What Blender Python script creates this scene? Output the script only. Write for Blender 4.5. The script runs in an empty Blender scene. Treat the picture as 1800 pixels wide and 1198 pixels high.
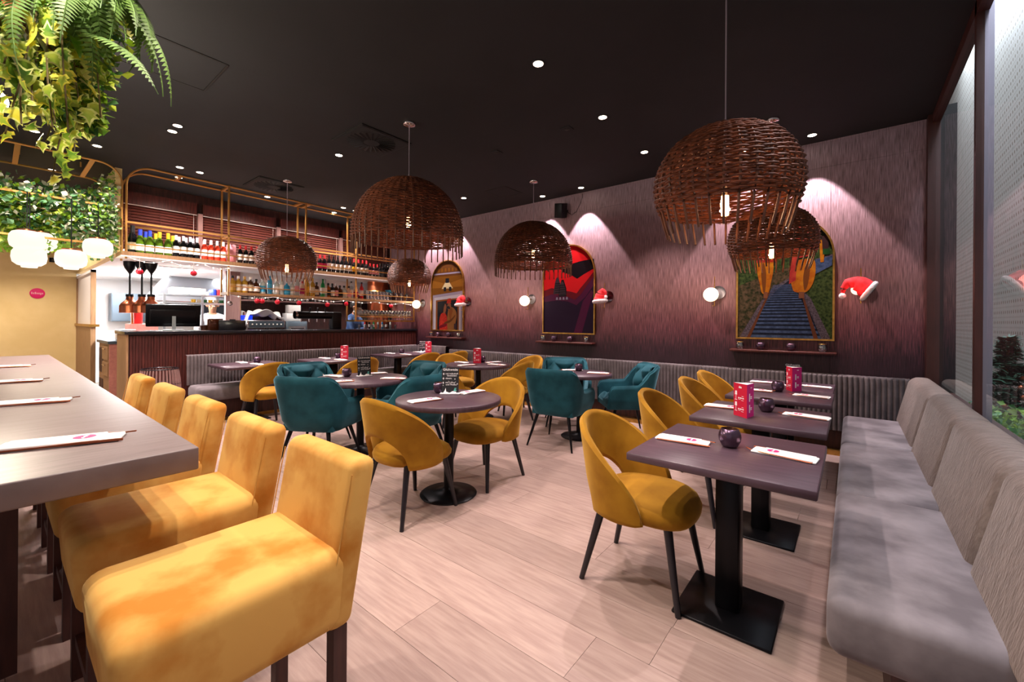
import bpy, bmesh, math, random
from mathutils import Vector, Matrix
R = math.radians
PI = math.pi
rnd = random.Random(11)
sc = bpy.context.scene
col = sc.collection

# ------------------------------------------------------------------ camera
YAW = R(38.9)
cam_d = bpy.data.cameras.new('camera')
cam = bpy.data.objects.new('camera', cam_d)
col.objects.link(cam)
cam_d.sensor_width = 36.0
cam_d.lens = 740.0 / 1800.0 * 36.0
cam_d.shift_y = -33.0 / 1800.0
cam_d.clip_start = 0.02
cam.matrix_world = Matrix.Translation((0, 0, 1.34)) @ Matrix.Rotation(YAW, 4, 'Z') @ Matrix.Rotation(R(90), 4, 'X') @ Matrix.Rotation(R(0.4), 4, 'Z')
sc.camera = cam

# ------------------------------------------------------------------ world and exposure
w = bpy.data.worlds.new('world')
sc.world = w
w.use_nodes = True
w.node_tree.nodes['Background'].inputs[0].default_value = (1.0, 0.88, 0.88, 1)
w.node_tree.nodes['Background'].inputs[1].default_value = 0.4
sc.view_settings.view_transform = 'Standard'
sc.view_settings.look = 'None'
sc.view_settings.gamma = 1.0
sc.view_settings.use_curve_mapping = False
sc.view_settings.exposure = 0.12

CEIL = 3.3
DOWNLIGHTS = [  # x, y, what it is beside
    (-1.86, 2.60, 'over the round table nearest the camera'),
    (-1.86, 3.66, 'in mid-ceiling left of the nearest wicker lamp'),
    (-1.86, 4.70, 'just left of the nearest wicker lamp, before the back wall'),
    (-4.73, 2.58, 'left of the wide wicker lamp, below the swirl vent'),
    (-4.79, 4.70, 'right of the wide wicker lamp by the back wall'),
    (-5.31, 1.18, 'upper one of the close pair above the bar corner'),
    (-5.51, 1.18, 'lower one of the close pair above the bar corner'),
    (-6.73, 1.52, 'left one of the pair before the gilded bar frame'),
    (-6.75, 1.74, 'right one of the pair before the gilded bar frame'),
    (-7.22, 1.62, 'inside the gilded bar frame, above the blue-capped bottles'),
    (-7.22, 2.75, 'inside the gilded bar frame, above the ball-shaped wicker lamp'),
    (-6.86, 3.83, 'left one of the pair beside the wide wicker lamp'),
    (-6.87, 4.06, 'right one of the pair beside the wide wicker lamp'),
    (-7.3, 3.90, 'inside the gilded bar frame, left of the wide wicker lamp'),
    (-8.2, 0.50, 'inside the leafy trellis frame'),
    (-6.65, 0.75, 'behind the tip of the near hanging ivy'),
    (-6.65, 0.28, 'left edge, just above the leafy trellis'),
    (-3.07, 5.38, 'right wall washer above the red arched picture'),
    (-3.75, 5.38, 'left wall washer above the red arched picture'),
    (-0.33, 5.34, 'wall washer above the railway picture'),
    (-0.95, 5.34, 'wall washer hidden behind the railway picture lamps'),
    (-5.80, 5.38, 'right wall washer above the couple picture'),
    (-6.47, 5.38, 'left wall washer above the couple picture'),
    (-1.86, 1.30, 'above the near end of the floor'),
    (-2.5, 0.95, 'added out of view above the row of bar stools'),  # unseen lamp, added to light the stools and the near plant
    (0.2, 2.5, 'added out of view above the window bench'),  # out of view, added so the bench gets light
    (-9.6, 0.35, 'added for the yellow wall behind the leafy trellis, right'),  # unseen, added with the next one to brighten the yellow wall
    (-9.6, -0.75, 'added for the yellow wall behind the leafy trellis, left'),  # second added lamp for the yellow wall
    (0.15, 1.5, 'added out of view above the near end of the window bench'),  # another out-of-view lamp added for the bench
    (-0.55, 0.55, 'above the camera corner'),
    (-2.3, 0.05, 'added out of view to light the near hanging plant'),  # unseen wide lamp added because the hanging plant was left dark
]
def spot(name, loc, energy, size=70, blend=0.55, color=(1, .80, .66), rad=.035, aim=None):
    d = bpy.data.lights.new(name, 'SPOT')
    d.energy = energy; d.spot_size = R(size); d.spot_blend = blend; d.color = color; d.shadow_soft_size = rad
    o = bpy.data.objects.new(name, d); col.objects.link(o); o.location = loc
    if aim is not None:
        o.rotation_euler = (Vector(aim) - Vector(loc)).to_track_quat('-Z', 'Y').to_euler()
    return o
for i, (x, y, t) in enumerate(DOWNLIGHTS):
    if y > 5.2:
        spot('downlight_spot', (x, y, CEIL - .02), 210, 68, .18, (1, .86, .88), .015, (x, y + .10, 0))
    elif x < -9:
        spot('downlight_spot', (x, y, CEIL - .02), 150, 110, .4, (1, .86, .68))
    elif x < -7.0:
        spot('downlight_spot', (x, y, CEIL - .02), 100, 155, .5, (1, .84, .76))
    elif x > 0:
        spot('downlight_spot', (x, y, CEIL - .02), 80, 90, .5, (1, .9, .92))
    elif y < .1 and x > -3:
        spot('downlight_spot', (x, y, CEIL - .02), 150, 140, .6, (1, .90, .76), .03)
    elif y < 1.4 and x > -5:
        spot('downlight_spot', (x, y, CEIL - .02), 138, 96, .5, (1, .86, .76), .022)
    else:
        spot('downlight_spot', (x, y, CEIL - .02), 155, 92, .5, (1, .84, .80), .022)
# unseen area light added overhead, standing for daylight in the shopping passage
def area(name, loc, rot, sx, sy, energy, color):
    d = bpy.data.lights.new(name, 'AREA'); d.shape = 'RECTANGLE'; d.size = sx; d.size_y = sy; d.energy = energy; d.color = color
    o = bpy.data.objects.new(name, d); col.objects.link(o); o.location = loc; o.rotation_euler = rot
    return o
area('passage_fill', (.97, 4.2, 5.6), (0, 0, 0), .6, 10.0, 760, (.84, .91, 1))

# ------------------------------------------------------------------ materials
def lin(c):
    if isinstance(c, str):
        c = tuple(int(c[i:i + 2], 16) for i in (0, 2, 4))
    r = []
    for v in c[:3]:
        v = v / 255.0
        r.append(v / 12.92 if v <= .04045 else ((v + .055) / 1.055) ** 2.4)
    return tuple(r) + (1.0,)
MATS = {}
def mat(name, c, rough=.6, metal=0., c2=None, nscale=8., stretch=(1, 1, 1), bump=0., bscale=None, emis=None, estr=0., sheen=0.,
        spec=.5, rand=0., detail=3., lo=.35, hi=.65, alpha=1., trans=0., ior=1.45, coord='Object', coat=0., sub=0., sheencol=None):
    m = bpy.data.materials.new(name); m.use_nodes = True
    nt = m.node_tree; N = nt.nodes; L = nt.links
    b = N['Principled BSDF']
    b.inputs['Roughness'].default_value = rough
    b.inputs['Metallic'].default_value = metal
    b.inputs['Specular IOR Level'].default_value = spec
    b.inputs['IOR'].default_value = ior
    b.inputs['Base Color'].default_value = lin(c)
    if coat: b.inputs['Coat Weight'].default_value = coat; b.inputs['Coat Roughness'].default_value = .15
    if trans: b.inputs['Transmission Weight'].default_value = trans
    if sheen:
        b.inputs['Sheen Weight'].default_value = sheen; b.inputs['Sheen Roughness'].default_value = .35
        b.inputs['Sheen Tint'].default_value = lin(sheencol or c)
    if emis:
        b.inputs['Emission Color'].default_value = lin(emis); b.inputs['Emission Strength'].default_value = estr
    need = c2 or bump
    if need:
        tc = N.new('ShaderNodeTexCoord'); mp = N.new('ShaderNodeMapping'); mp.inputs['Scale'].default_value = stretch
        L.new(tc.outputs[coord], mp.inputs['Vector'])
        vec = mp.outputs['Vector']
        if rand:
            oi = N.new('ShaderNodeObjectInfo'); vm = N.new('ShaderNodeVectorMath'); vm.operation = 'SCALE'
            comb = N.new('ShaderNodeCombineXYZ')
            for k in range(3): L.new(oi.outputs['Random'], comb.inputs[k])
            L.new(comb.outputs[0], vm.inputs[0]); vm.inputs['Scale'].default_value = 37.
            va = N.new('ShaderNodeVectorMath'); L.new(vec, va.inputs[0]); L.new(vm.outputs[0], va.inputs[1]); vec = va.outputs[0]
        no = N.new('ShaderNodeTexNoise'); no.inputs['Scale'].default_value = nscale; no.inputs['Detail'].default_value = detail
        L.new(vec, no.inputs['Vector'])
        if c2:
            rp = N.new('ShaderNodeValToRGB')
            rp.color_ramp.elements[0].position = lo; rp.color_ramp.elements[1].position = hi
            rp.color_ramp.elements[0].color = lin(c); rp.color_ramp.elements[1].color = lin(c2)
            L.new(no.outputs['Fac'], rp.inputs['Fac'])
            out = rp.outputs['Color']
            if rand:
                hs = N.new('ShaderNodeHueSaturation'); ma = N.new('ShaderNodeMapRange')
                ma.inputs[3].default_value = 1 - rand; ma.inputs[4].default_value = 1 + rand
                L.new(oi.outputs['Random'], ma.inputs[0]); L.new(ma.outputs[0], hs.inputs['Value']); L.new(out, hs.inputs['Color'])
                out = hs.outputs['Color']
            L.new(out, b.inputs['Base Color'])
        if bump:
            src = no
            if bscale:
                src = N.new('ShaderNodeTexNoise'); src.inputs['Scale'].default_value = bscale; src.inputs['Detail'].default_value = 2; L.new(vec, src.inputs['Vector'])
            bp = N.new('ShaderNodeBump'); bp.inputs['Strength'].default_value = bump; bp.inputs['Distance'].default_value = .01
            L.new(src.outputs['Fac'], bp.inputs['Height']); L.new(bp.outputs['Normal'], b.inputs['Normal'])
    MATS[name] = m
    return m
def leafy(name, k=.38):
    """let a leaf material pass light through"""
    m = MATS[name]; nt = m.node_tree; N = nt.nodes; L = nt.links; b = N['Principled BSDF']; out = N['Material Output']
    t = N.new('ShaderNodeBsdfTranslucent'); mx = N.new('ShaderNodeMixShader'); mx.inputs[0].default_value = k
    bc = b.inputs['Base Color']
    if bc.is_linked: L.new(bc.links[0].from_socket, t.inputs[0])
    else: t.inputs[0].default_value = bc.default_value
    L.new(b.outputs[0], mx.inputs[1]); L.new(t.outputs[0], mx.inputs[2]); L.new(mx.outputs[0], out.inputs[0])
def clear(name, tint=(255, 255, 255), refl=.12, rough=.02, grazing=.7):
    """cheap thin glass: transparent plus a fresnel reflection"""
    m = bpy.data.materials.new(name); m.use_nodes = True
    nt = m.node_tree; N = nt.nodes; L = nt.links
    for n in list(N): N.remove(n)
    out = N.new('ShaderNodeOutputMaterial'); mx = N.new('ShaderNodeMixShader'); t = N.new('ShaderNodeBsdfTransparent'); g = N.new('ShaderNodeBsdfGlossy')
    t.inputs[0].default_value = lin(tint); g.inputs['Roughness'].default_value = rough
    fr = N.new('ShaderNodeLayerWeight'); fr.inputs[0].default_value = .5
    pw = N.new('ShaderNodeMath'); pw.operation = 'POWER'; L.new(fr.outputs['Facing'], pw.inputs[0]); pw.inputs[1].default_value = 5.
    ad = N.new('ShaderNodeMath'); ad.operation = 'MULTIPLY_ADD'; ad.inputs[1].default_value = grazing; ad.inputs[2].default_value = refl; ad.use_clamp = True
    L.new(pw.outputs[0], ad.inputs[0]); L.new(ad.outputs[0], mx.inputs[0]); L.new(t.outputs[0], mx.inputs[1]); L.new(g.outputs[0], mx.inputs[2])
    L.new(mx.outputs[0], out.inputs[0])
    MATS[name] = m
    return m
def emit(name, c, s):
    return mat(name, (20, 20, 20), emis=c, estr=s)

mat('plank', '987f79', .42, c2='a99189', nscale=5, stretch=(1.0, 10, 1), bump=.06, bscale=22, rand=.11, detail=6, spec=.4)
mat('subfloor', '6b5348', .8)
mat('ceiling', '17171c', .85, c2='121217', nscale=2)
mat('ceiling_dark', '0d0a0b', .7)
mat('yellow_wall', 'dfc48e', .75, c2='d6ba82', nscale=3, bump=.03, bscale=60)
mat('brass', 'c79a52', .35, 1., c2='a97f3c', nscale=20)
mat('gold_paint', 'b9894a', .4, .7)
mat('black_metal', '141318', .38, .6, spec=.5)
mat('black_wood', '17151c', .32, spec=.6)
mat('table_top', '4d3944', .38, c2='3e2d36', nscale=6, stretch=(1, 12, 1), bump=.05, bscale=30, rand=.08, detail=5)
mat('high_top', '7a6a6a', .4, c2='6d5d5d', nscale=7, stretch=(14, 1, 1), bump=.04, bscale=40, detail=5)
mat('velvet_yellow', '875a10', .78, c2='a8781e', nscale=6, bump=.05, bscale=9, sheen=.55, sheencol='ffd27a', spec=.2, detail=4, rand=.03, lo=.3, hi=.7)
mat('velvet_gold', 'bb782c', .8, c2='d6a458', nscale=5, bump=.08, bscale=7, sheen=.35, sheencol='ffdf9a', spec=.2, detail=5, rand=.03, lo=.36, hi=.56)
mat('velvet_teal', '0e3a45', .75, c2='1f525e', nscale=5, bump=.05, bscale=9, sheen=.6, sheencol='7fb4c4', spec=.2, detail=4)
mat('velvet_teal_dark', '08343d', .8)
mat('stool_leg', '4a2b26', .5, c2='3a201d', nscale=6, stretch=(6, 6, 1))
mat('seat_grey', '585155', .8, c2='7b7377', nscale=5, bump=.08, bscale=25, sheen=.35, sheencol='d8d0d4', spec=.25, detail=5)
mat('corduroy', '62585a', .85, c2='51484a', nscale=9, bump=.15, bscale=50, sheen=.3, sheencol='bdaeb0')
mat('bench_back', '5f524d', .75, c2='736661', nscale=14, stretch=(1, 3, 1), bump=.55, bscale=34, sheen=.3, sheencol='cfc0b8', detail=4)
mat('dark_wood', '44221e', .5, c2='2a1413', nscale=5, stretch=(8, 8, 1), bump=.03)
mat('red_wood', '54211c', .5, c2='3c1613', nscale=6, stretch=(9, 9, 1))
mat('tan_wood', 'a07a55', .55, c2='8d6a49', nscale=6, stretch=(9, 9, 1))
mat('pink_stone', 'c47f72', .5, c2='b87368', nscale=30)
mat('counter_black', '15151b', .2, spec=.6)
mat('mauve_wood', '9a7672', .6, c2='8a6764', nscale=6, stretch=(8, 8, .6))
mat('blind', '6a342c', .5, c2='58281f', nscale=5, stretch=(4, .5, 4))
mat('cord_white', 'd9c8c6', .7)
mat('white_wall', 'f0eeee', .6)
mat('white_paint', 'ece6e6', .5)
mat('steel', 'b9bec4', .3, .9)
mat('steel_dark', '5b6874', .4, .7)
mat('copper', 'b9694a', .3, 1.)
mat('chrome', 'c9bfc0', .15, 1.)
mat('wicker', '3e1e12', .45, c2='7c442b', nscale=18, bump=.1, bscale=80, rand=.05, spec=.5, detail=4, lo=.3, hi=.7)
mat('stake', '4a2819', .5, c2='6e432f', nscale=14)
mat('grey_cord', '8d7f8b', .6)
mat('paper', 'eeeaea', .7)
mat('napkin', 'f4f2f2', .8)
mat('pink_print', 'd81b6a', .6)
mat('red_print', 'c90a35', .6)
mat('magenta_print', 'd01a80', .6)
mat('white_print', 'f6eef2', .6)
mat('board_black', '14141a', .55)
mat('teal_print', '5fb8b0', .6)
mat('acrylic', 'd8d4da', .2, alpha=1)
mat('candle_metal', '5c4a60', .26, .9, c2='6a5260', nscale=6)
mat('candle_gold', 'c09a60', .35, 1., c2='5a4020', nscale=60, lo=.4, hi=.6)
mat('globe_glass', 'fff6e8', .3, emis='ffe9cc', estr=1.25)
mat('mirror', '6a6468', .22, 1.)
mat('hat_red', 'c3131b', .8, c2='e0303a', nscale=10, sheen=.4, sheencol='ff8080')
mat('hat_white', 'f0e8ea', .9, c2='ddd0d6', nscale=40, bump=.4, bscale=60)
mat('bauble', 'c3122a', .25, spec=.6)
mat('skin', 'b98365', .6)
mat('hair', '1d1616', .6)
mat('chef_white', 'e9e9ec', .8)
mat('shirt_blue', '3d5c92', .8, c2='52719f', nscale=14)
mat('apron', '2a3038', .8)
mat('shoe', '17171a', .6)
mat('leaf_ivy', '6f9a2a', .5, c2='4c7a1e', nscale=9)
mat('leaf_dark', '24572e', .5, c2='5c8a58', nscale=5)
mat('leaf_lime', '7d9c22', .5, c2='4f7f18', nscale=5)
mat('fern', '4c6c2c', .6, c2='6c8a40', nscale=5)
mat('stem', '5a4a26', .7)
mat('cream_leaf', 'e6e2a4', .5, c2='c6cf72', nscale=12)
mat('pine', '20402f', .6, c2='3a5f4d', nscale=10)
mat('planter', '6f675f', .7)
mat('window_frame', '3f1c18', .5, c2='371814', nscale=6, stretch=(6, 6, 1))
mat('alu', '8d8794', .4, .5)
mat('passage_floor', '9d978f', .5)
mat('broom', '9c7a52', .7)
emit('downlight_glow', 'ffe9d0', 14)
emit('filament', 'ffc88a', 26)
emit('lantern_glow', 'fff0da', 1.15)
emit('kitchen_light', 'ffffff', 8)
emit('fairy', 'fff4e0', 4)
emit('blue_led', '1c40ff', 1.2)
clear('glass', (246, 248, 250), .03)
clear('bulb_glass', (255, 240, 225), .02)
clear('bar_glass', (226, 229, 234), .24, .12, .8)
clear('window_glass', (240, 244, 247), .05, .0, .75)
for n_, c_ in dict(green='3f5a12', dark='0e0f12', black='0a0a0c', rose='d0402a', clear='b9c4c8', blue='2f86b4', amber='a0551a', brown='4a2412', emerald='1e8a4a', red='c01c1c', pale='d8b9a8', gold='b08a2a').items():
    mat('bottle_' + n_, c_, .12, spec=.6, coat=.3)
for n_, c_ in dict(white='ece8e6', cream='d9cfb8', blue='1c34a8', yellow='e0a812', silver='b9bcc4', red='b01420', black='101014', magenta='b0125a', skyblue='3aa0cf', gold='c9a050', green='1c6a3a', pink='e09aa8').items():
    mat('lab_' + n_, c_, .5)

# ------------------------------------------------------------------ mesh building
class MB:
    def __init__(s): s.v = []; s.f = []; s.m = []; s.sm = []; s.M = None
    def add(s, vs, fs, m=0, sm=False):
        o = len(s.v)
        if s.M is not None: vs = [tuple(s.M @ Vector(p)) for p in vs]
        s.v += [tuple(p) for p in vs]
        for f in fs: s.f.append(tuple(i + o for i in f)); s.m.append(m); s.sm.append(sm)
        return s
    def box(s, x0, x1, y0, y1, z0, z1, m=0):
        return s.add([(x0, y0, z0), (x1, y0, z0), (x1, y1, z0), (x0, y1, z0), (x0, y0, z1), (x1, y0, z1), (x1, y1, z1), (x0, y1, z1)],
                     [(0, 3, 2, 1), (4, 5, 6, 7), (0, 1, 5, 4), (1, 2, 6, 5), (2, 3, 7, 6), (3, 0, 4, 7)], m)
    def rbox(s, x0, x1, y0, y1, z0, z1, r=.01, seg=2, m=0, fn=None):
        b = bmesh.new(); bmesh.ops.create_cube(b, size=1)
        for v in b.verts: v.co = Vector(((x0 + x1) / 2 + v.co.x * (x1 - x0), (y0 + y1) / 2 + v.co.y * (y1 - y0), (z0 + z1) / 2 + v.co.z * (z1 - z0)))
        bmesh.ops.bevel(b, geom=list(b.edges), offset=r, segments=seg, affect='EDGES', profile=.5)
        b.verts.index_update()
        vs = [tuple(v.co) for v in b.verts]
        if fn: vs = [fn(*p) for p in vs]
        fs = [tuple(v.index for v in f.verts) for f in b.faces]; b.free()
        return s.add(vs, fs, m, True)
    def rbar(s, p0, p1, wx, wy, m=0):
        """square bar from p0 to p1"""
        p0 = Vector(p0); p1 = Vector(p1); d = (p1 - p0).normalized()
        a = Vector((0, 0, 1)) if abs(d.z) < .9 else Vector((1, 0, 0))
        u = d.cross(a).normalized(); q = d.cross(u)
        vs = []
        for p in (p0, p1):
            for su, sq in ((-1, -1), (1, -1), (1, 1), (-1, 1)): vs.append(p + u * su * wx / 2 + q * sq * wy / 2)
        return s.add(vs, [(0, 1, 2, 3), (7, 6, 5, 4), (0, 4, 5, 1), (1, 5, 6, 2), (2, 6, 7, 3), (3, 7, 4, 0)], m)
    def cyl(s, p0, p1, r0, r1=None, n=12, caps=True, m=0):
        if r1 is None: r1 = r0
        p0 = Vector(p0); p1 = Vector(p1); d = (p1 - p0).normalized()
        a = Vector((0, 0, 1)) if abs(d.z) < .9 else Vector((1, 0, 0))
        u = d.cross(a).normalized(); q = u.cross(d)
        vs = []
        for p, r in ((p0, r0), (p1, r1)):
            for k in range(n): t = 2 * PI * k / n; vs.append(p + (u * math.cos(t) + q * math.sin(t)) * r)
        s.add(vs, [(k, (k + 1) % n, n + (k + 1) % n, n + k) for k in range(n)], m, True)
        if caps: s.add(vs[:n], [tuple(reversed(range(n)))], m); s.add(vs[n:], [tuple(range(n))], m)
        return s
    def tube(s, pts, r, n=6, closed=False, m=0):
        pts = [Vector(p) for p in pts]; N = len(pts); vs = []; fs = []
        for i, p in enumerate(pts):
            if closed: d = pts[(i + 1) % N] - pts[i - 1]
            else: d = pts[min(i + 1, N - 1)] - pts[max(i - 1, 0)]
            d = d.normalized() if d.length > 1e-9 else Vector((0, 0, 1))
            a = Vector((0, 0, 1)) if abs(d.z) < .95 else Vector((1, 0, 0))
            u = d.cross(a).normalized(); q = u.cross(d)
            rr = r(i / (N - 1)) if callable(r) else r
            for k in range(n): t = 2 * PI * k / n; vs.append(p + (u * math.cos(t) + q * math.sin(t)) * rr)
        for i in range(N if closed else N - 1):
            j = (i + 1) % N
            for k in range(n): fs.append((i * n + k, i * n + (k + 1) % n, j * n + (k + 1) % n, j * n + k))
        s.add(vs, fs, m, True)
        if not closed: s.add(vs[:n], [tuple(reversed(range(n)))], m); s.add(vs[-n:], [tuple(range(n))], m)
        return s
    def lathe(s, prof, n=20, m=0, c=(0, 0, 0), sx=1, sy=1, sm=True):
        vs = []; fs = []; P = len(prof)
        for r, z in prof:
            for k in range(n): t = 2 * PI * k / n; vs.append((c[0] + r * math.cos(t) * sx, c[1] + r * math.sin(t) * sy, c[2] + z))
        for i in range(P - 1):
            for k in range(n): fs.append((i * n + k, i * n + (k + 1) % n, (i + 1) * n + (k + 1) % n, (i + 1) * n + k))
        return s.add(vs, fs, m, sm)
    def sphere(s, c, r, n=16, m=0, sz=1.):
        K = n // 2
        prof = [(max(r * math.sin(PI * i / K), 1e-5), -r * sz * math.cos(PI * i / K)) for i in range(K + 1)]
        return s.lathe(prof, n, m, c)
    def grid(s, fn, nu, nv, m=0, sm=True):
        vs = [fn(i / nu, j / nv) for i in range(nu + 1) for j in range(nv + 1)]
        fs = [(i * (nv + 1) + j, (i + 1) * (nv + 1) + j, (i + 1) * (nv + 1) + j + 1, i * (nv + 1) + j + 1) for i in range(nu) for j in range(nv)]
        return s.add(vs, fs, m, sm)
    def shell(s, fn, nu, nv, t, m=0):
        """sheet fn(u,v) thickened by t along its normal, with a rounded rim"""
        P = [[Vector(fn(i / nu, j / nv)) for j in range(nv + 1)] for i in range(nu + 1)]
        Nn = [[None] * (nv + 1) for _ in range(nu + 1)]
        for i in range(nu + 1):
            for j in range(nv + 1):
                du = P[min(i + 1, nu)][j] - P[max(i - 1, 0)][j]; dv = P[i][min(j + 1, nv)] - P[i][max(j - 1, 0)]
                c = du.cross(dv); Nn[i][j] = c.normalized() if c.length > 1e-12 else Vector((0, 0, 1))
        vs = []; idx = {}
        for L, o in ((0, .5), (1, -.5)):
            for i in range(nu + 1):
                for j in range(nv + 1): idx[(L, i, j)] = len(vs); vs.append(P[i][j] + Nn[i][j] * t * o)
        fs = []
        for i in range(nu):
            for j in range(nv):
                fs.append((idx[0, i, j], idx[0, i + 1, j], idx[0, i + 1, j + 1], idx[0, i, j + 1]))
                fs.append((idx[1, i, j + 1], idx[1, i + 1, j + 1], idx[1, i + 1, j], idx[1, i, j]))
        bd = [(i, 0) for i in range(nu)] + [(nu, j) for j in range(nv)] + [(i, nv) for i in range(nu, 0, -1)] + [(0, j) for j in range(nv, 0, -1)]
        mid = []
        for (i, j) in bd:
            ii = min(max(i, 1), nu - 1); jj = min(max(j, 1), nv - 1)
            o = P[i][j] - P[ii][jj]
            o = o - Nn[i][j] * o.dot(Nn[i][j])
            o = o.normalized() if o.length > 1e-9 else Vector((0, 0, 0))
            mid.append(len(vs)); vs.append(P[i][j] + o * t * .45)
        n = len(bd)
        for k in range(n):
            a = bd[k]; b = bd[(k + 1) % n]
            fs.append((idx[(0,) + b], idx[(0,) + a], mid[k], mid[(k + 1) % n]))
            fs.append((mid[(k + 1) % n], mid[k], idx[(1,) + a], idx[(1,) + b]))
        return s.add(vs, fs, m, True)
    def prism(s, pts, z0, z1, m=0, axis='z'):
        """outline extruded: axis z: pts (x,y); axis y: pts (x,z) between y=z0..z1; axis x: pts (y,z)"""
        def mk(p, h): return (p[0], p[1], h) if axis == 'z' else ((p[0], h, p[1]) if axis == 'y' else (h, p[0], p[1]))
        n = len(pts); vs = [mk(p, z0) for p in pts] + [mk(p, z1) for p in pts]
        return s.add(vs, [tuple(range(n - 1, -1, -1)), tuple(range(n, 2 * n))] + [(k, (k + 1) % n, n + (k + 1) % n, n + k) for k in range(n)], m)
    def mesh(s, name, mats):
        me = bpy.data.meshes.new(name); me.from_pydata(s.v, [], s.f)
        if not isinstance(mats, (list, tuple)): mats = [mats]
        for x in mats: me.materials.append(MATS[x] if isinstance(x, str) else x)
        if len(mats) > 1: me.polygons.foreach_set('material_index', s.m)
        me.polygons.foreach_set('use_smooth', s.sm)
        me.update()
        if any(s.sm):
            try: me.set_sharp_from_angle(angle=R(50))
            except Exception: pass
        return me
    def build(s, name, mats, parent=None, loc=(0, 0, 0), rz=0., kind=None):
        return link(name, s.mesh(name, mats), parent, loc, rz, kind)
def link(name, me, parent=None, loc=(0, 0, 0), rz=0., kind=None):
    o = bpy.data.objects.new(name, me); col.objects.link(o)
    o.location = loc; o.rotation_euler = (0, 0, rz); o.parent = parent
    if kind: o['kind'] = kind
    return o
def tag(o, label, cat, group=None):
    o['label'] = label; o['category'] = cat
    if group: o['group'] = group
    return o
def thing(name, label, cat, loc=(0, 0, 0), rz=0., group=None):
    o = bpy.data.objects.new(name, None); col.objects.link(o); o.empty_display_size = .1
    o.location = loc; o.rotation_euler = (0, 0, rz)
    return tag(o, label, cat, group)
def dup(root, loc, rz=0., label=None, group=None, sub=True):
    r = root.copy(); col.objects.link(r); r.location = loc; r.rotation_euler = (0, 0, rz)
    if label: r['label'] = label
    if group: r['group'] = group
    for ch in KIDS(root):
        c = ch.copy(); col.objects.link(c); c.parent = r
        for g in KIDS(ch):
            d = g.copy(); col.objects.link(d); d.parent = c
    return r
_kids = {}
def KIDS(o):
    if o.name not in _kids: _kids[o.name] = [c for c in o.children]
    return _kids[o.name]
def structure(o): o['kind'] = 'structure'; return o
def face_rz(fx, fy): return math.atan2(fy, fx) - PI / 2     # local +Y turned to (fx, fy)
def text_mesh(s, size, align='CENTER'):
    c = bpy.data.curves.new('lettering', 'FONT'); c.body = s; c.size = size; c.align_x = align; c.resolution_u = 2
    o = bpy.data.objects.new('lettering', c); col.objects.link(o)
    dg = bpy.context.evaluated_depsgraph_get()
    me = bpy.data.meshes.new_from_object(o.evaluated_get(dg))
    bpy.data.objects.remove(o); bpy.data.curves.remove(c)
    return [tuple(v.co) for v in me.vertices], [tuple(p.vertices) for p in me.polygons]

# ================================================================== SETTING
# ---- floor: planks run along the back wall
floor = structure(MB().box(-11.3, .62, -3.2, 5.75, -.1, -.014).build('floor', 'subfloor'))
y = -1.02; row = 0
PW = .265
while y < 5.62:
    x = -7.12 - rnd.random() * 1.3
    while x < .6:
        Ln = rnd.choice((1.5, 1.8, 2.1)); x1 = min(x + Ln, .61); x0 = max(x, -7.14)
        if x1 - x0 > .1:
            b = MB(); cx = (x0 + x1) / 2; cy = y + PW / 2; hx = (x1 - x0) / 2 - .0008; hy = PW / 2 - .0009
            b.box(-hx, hx, -hy, hy, -.014, 0)
            b.build('plank', 'plank', floor, (cx, cy, 0))
        x += Ln
    y += PW
far = MB().box(-11.3, -7.14, -3.2, 1.0, -.014, 0).build('plank', 'plank', floor)
# ---- ceiling
structure(MB().box(-11.3, .62, -3.2, 5.75, CEIL, CEIL + .1).build('ceiling', 'ceiling'))
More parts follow.
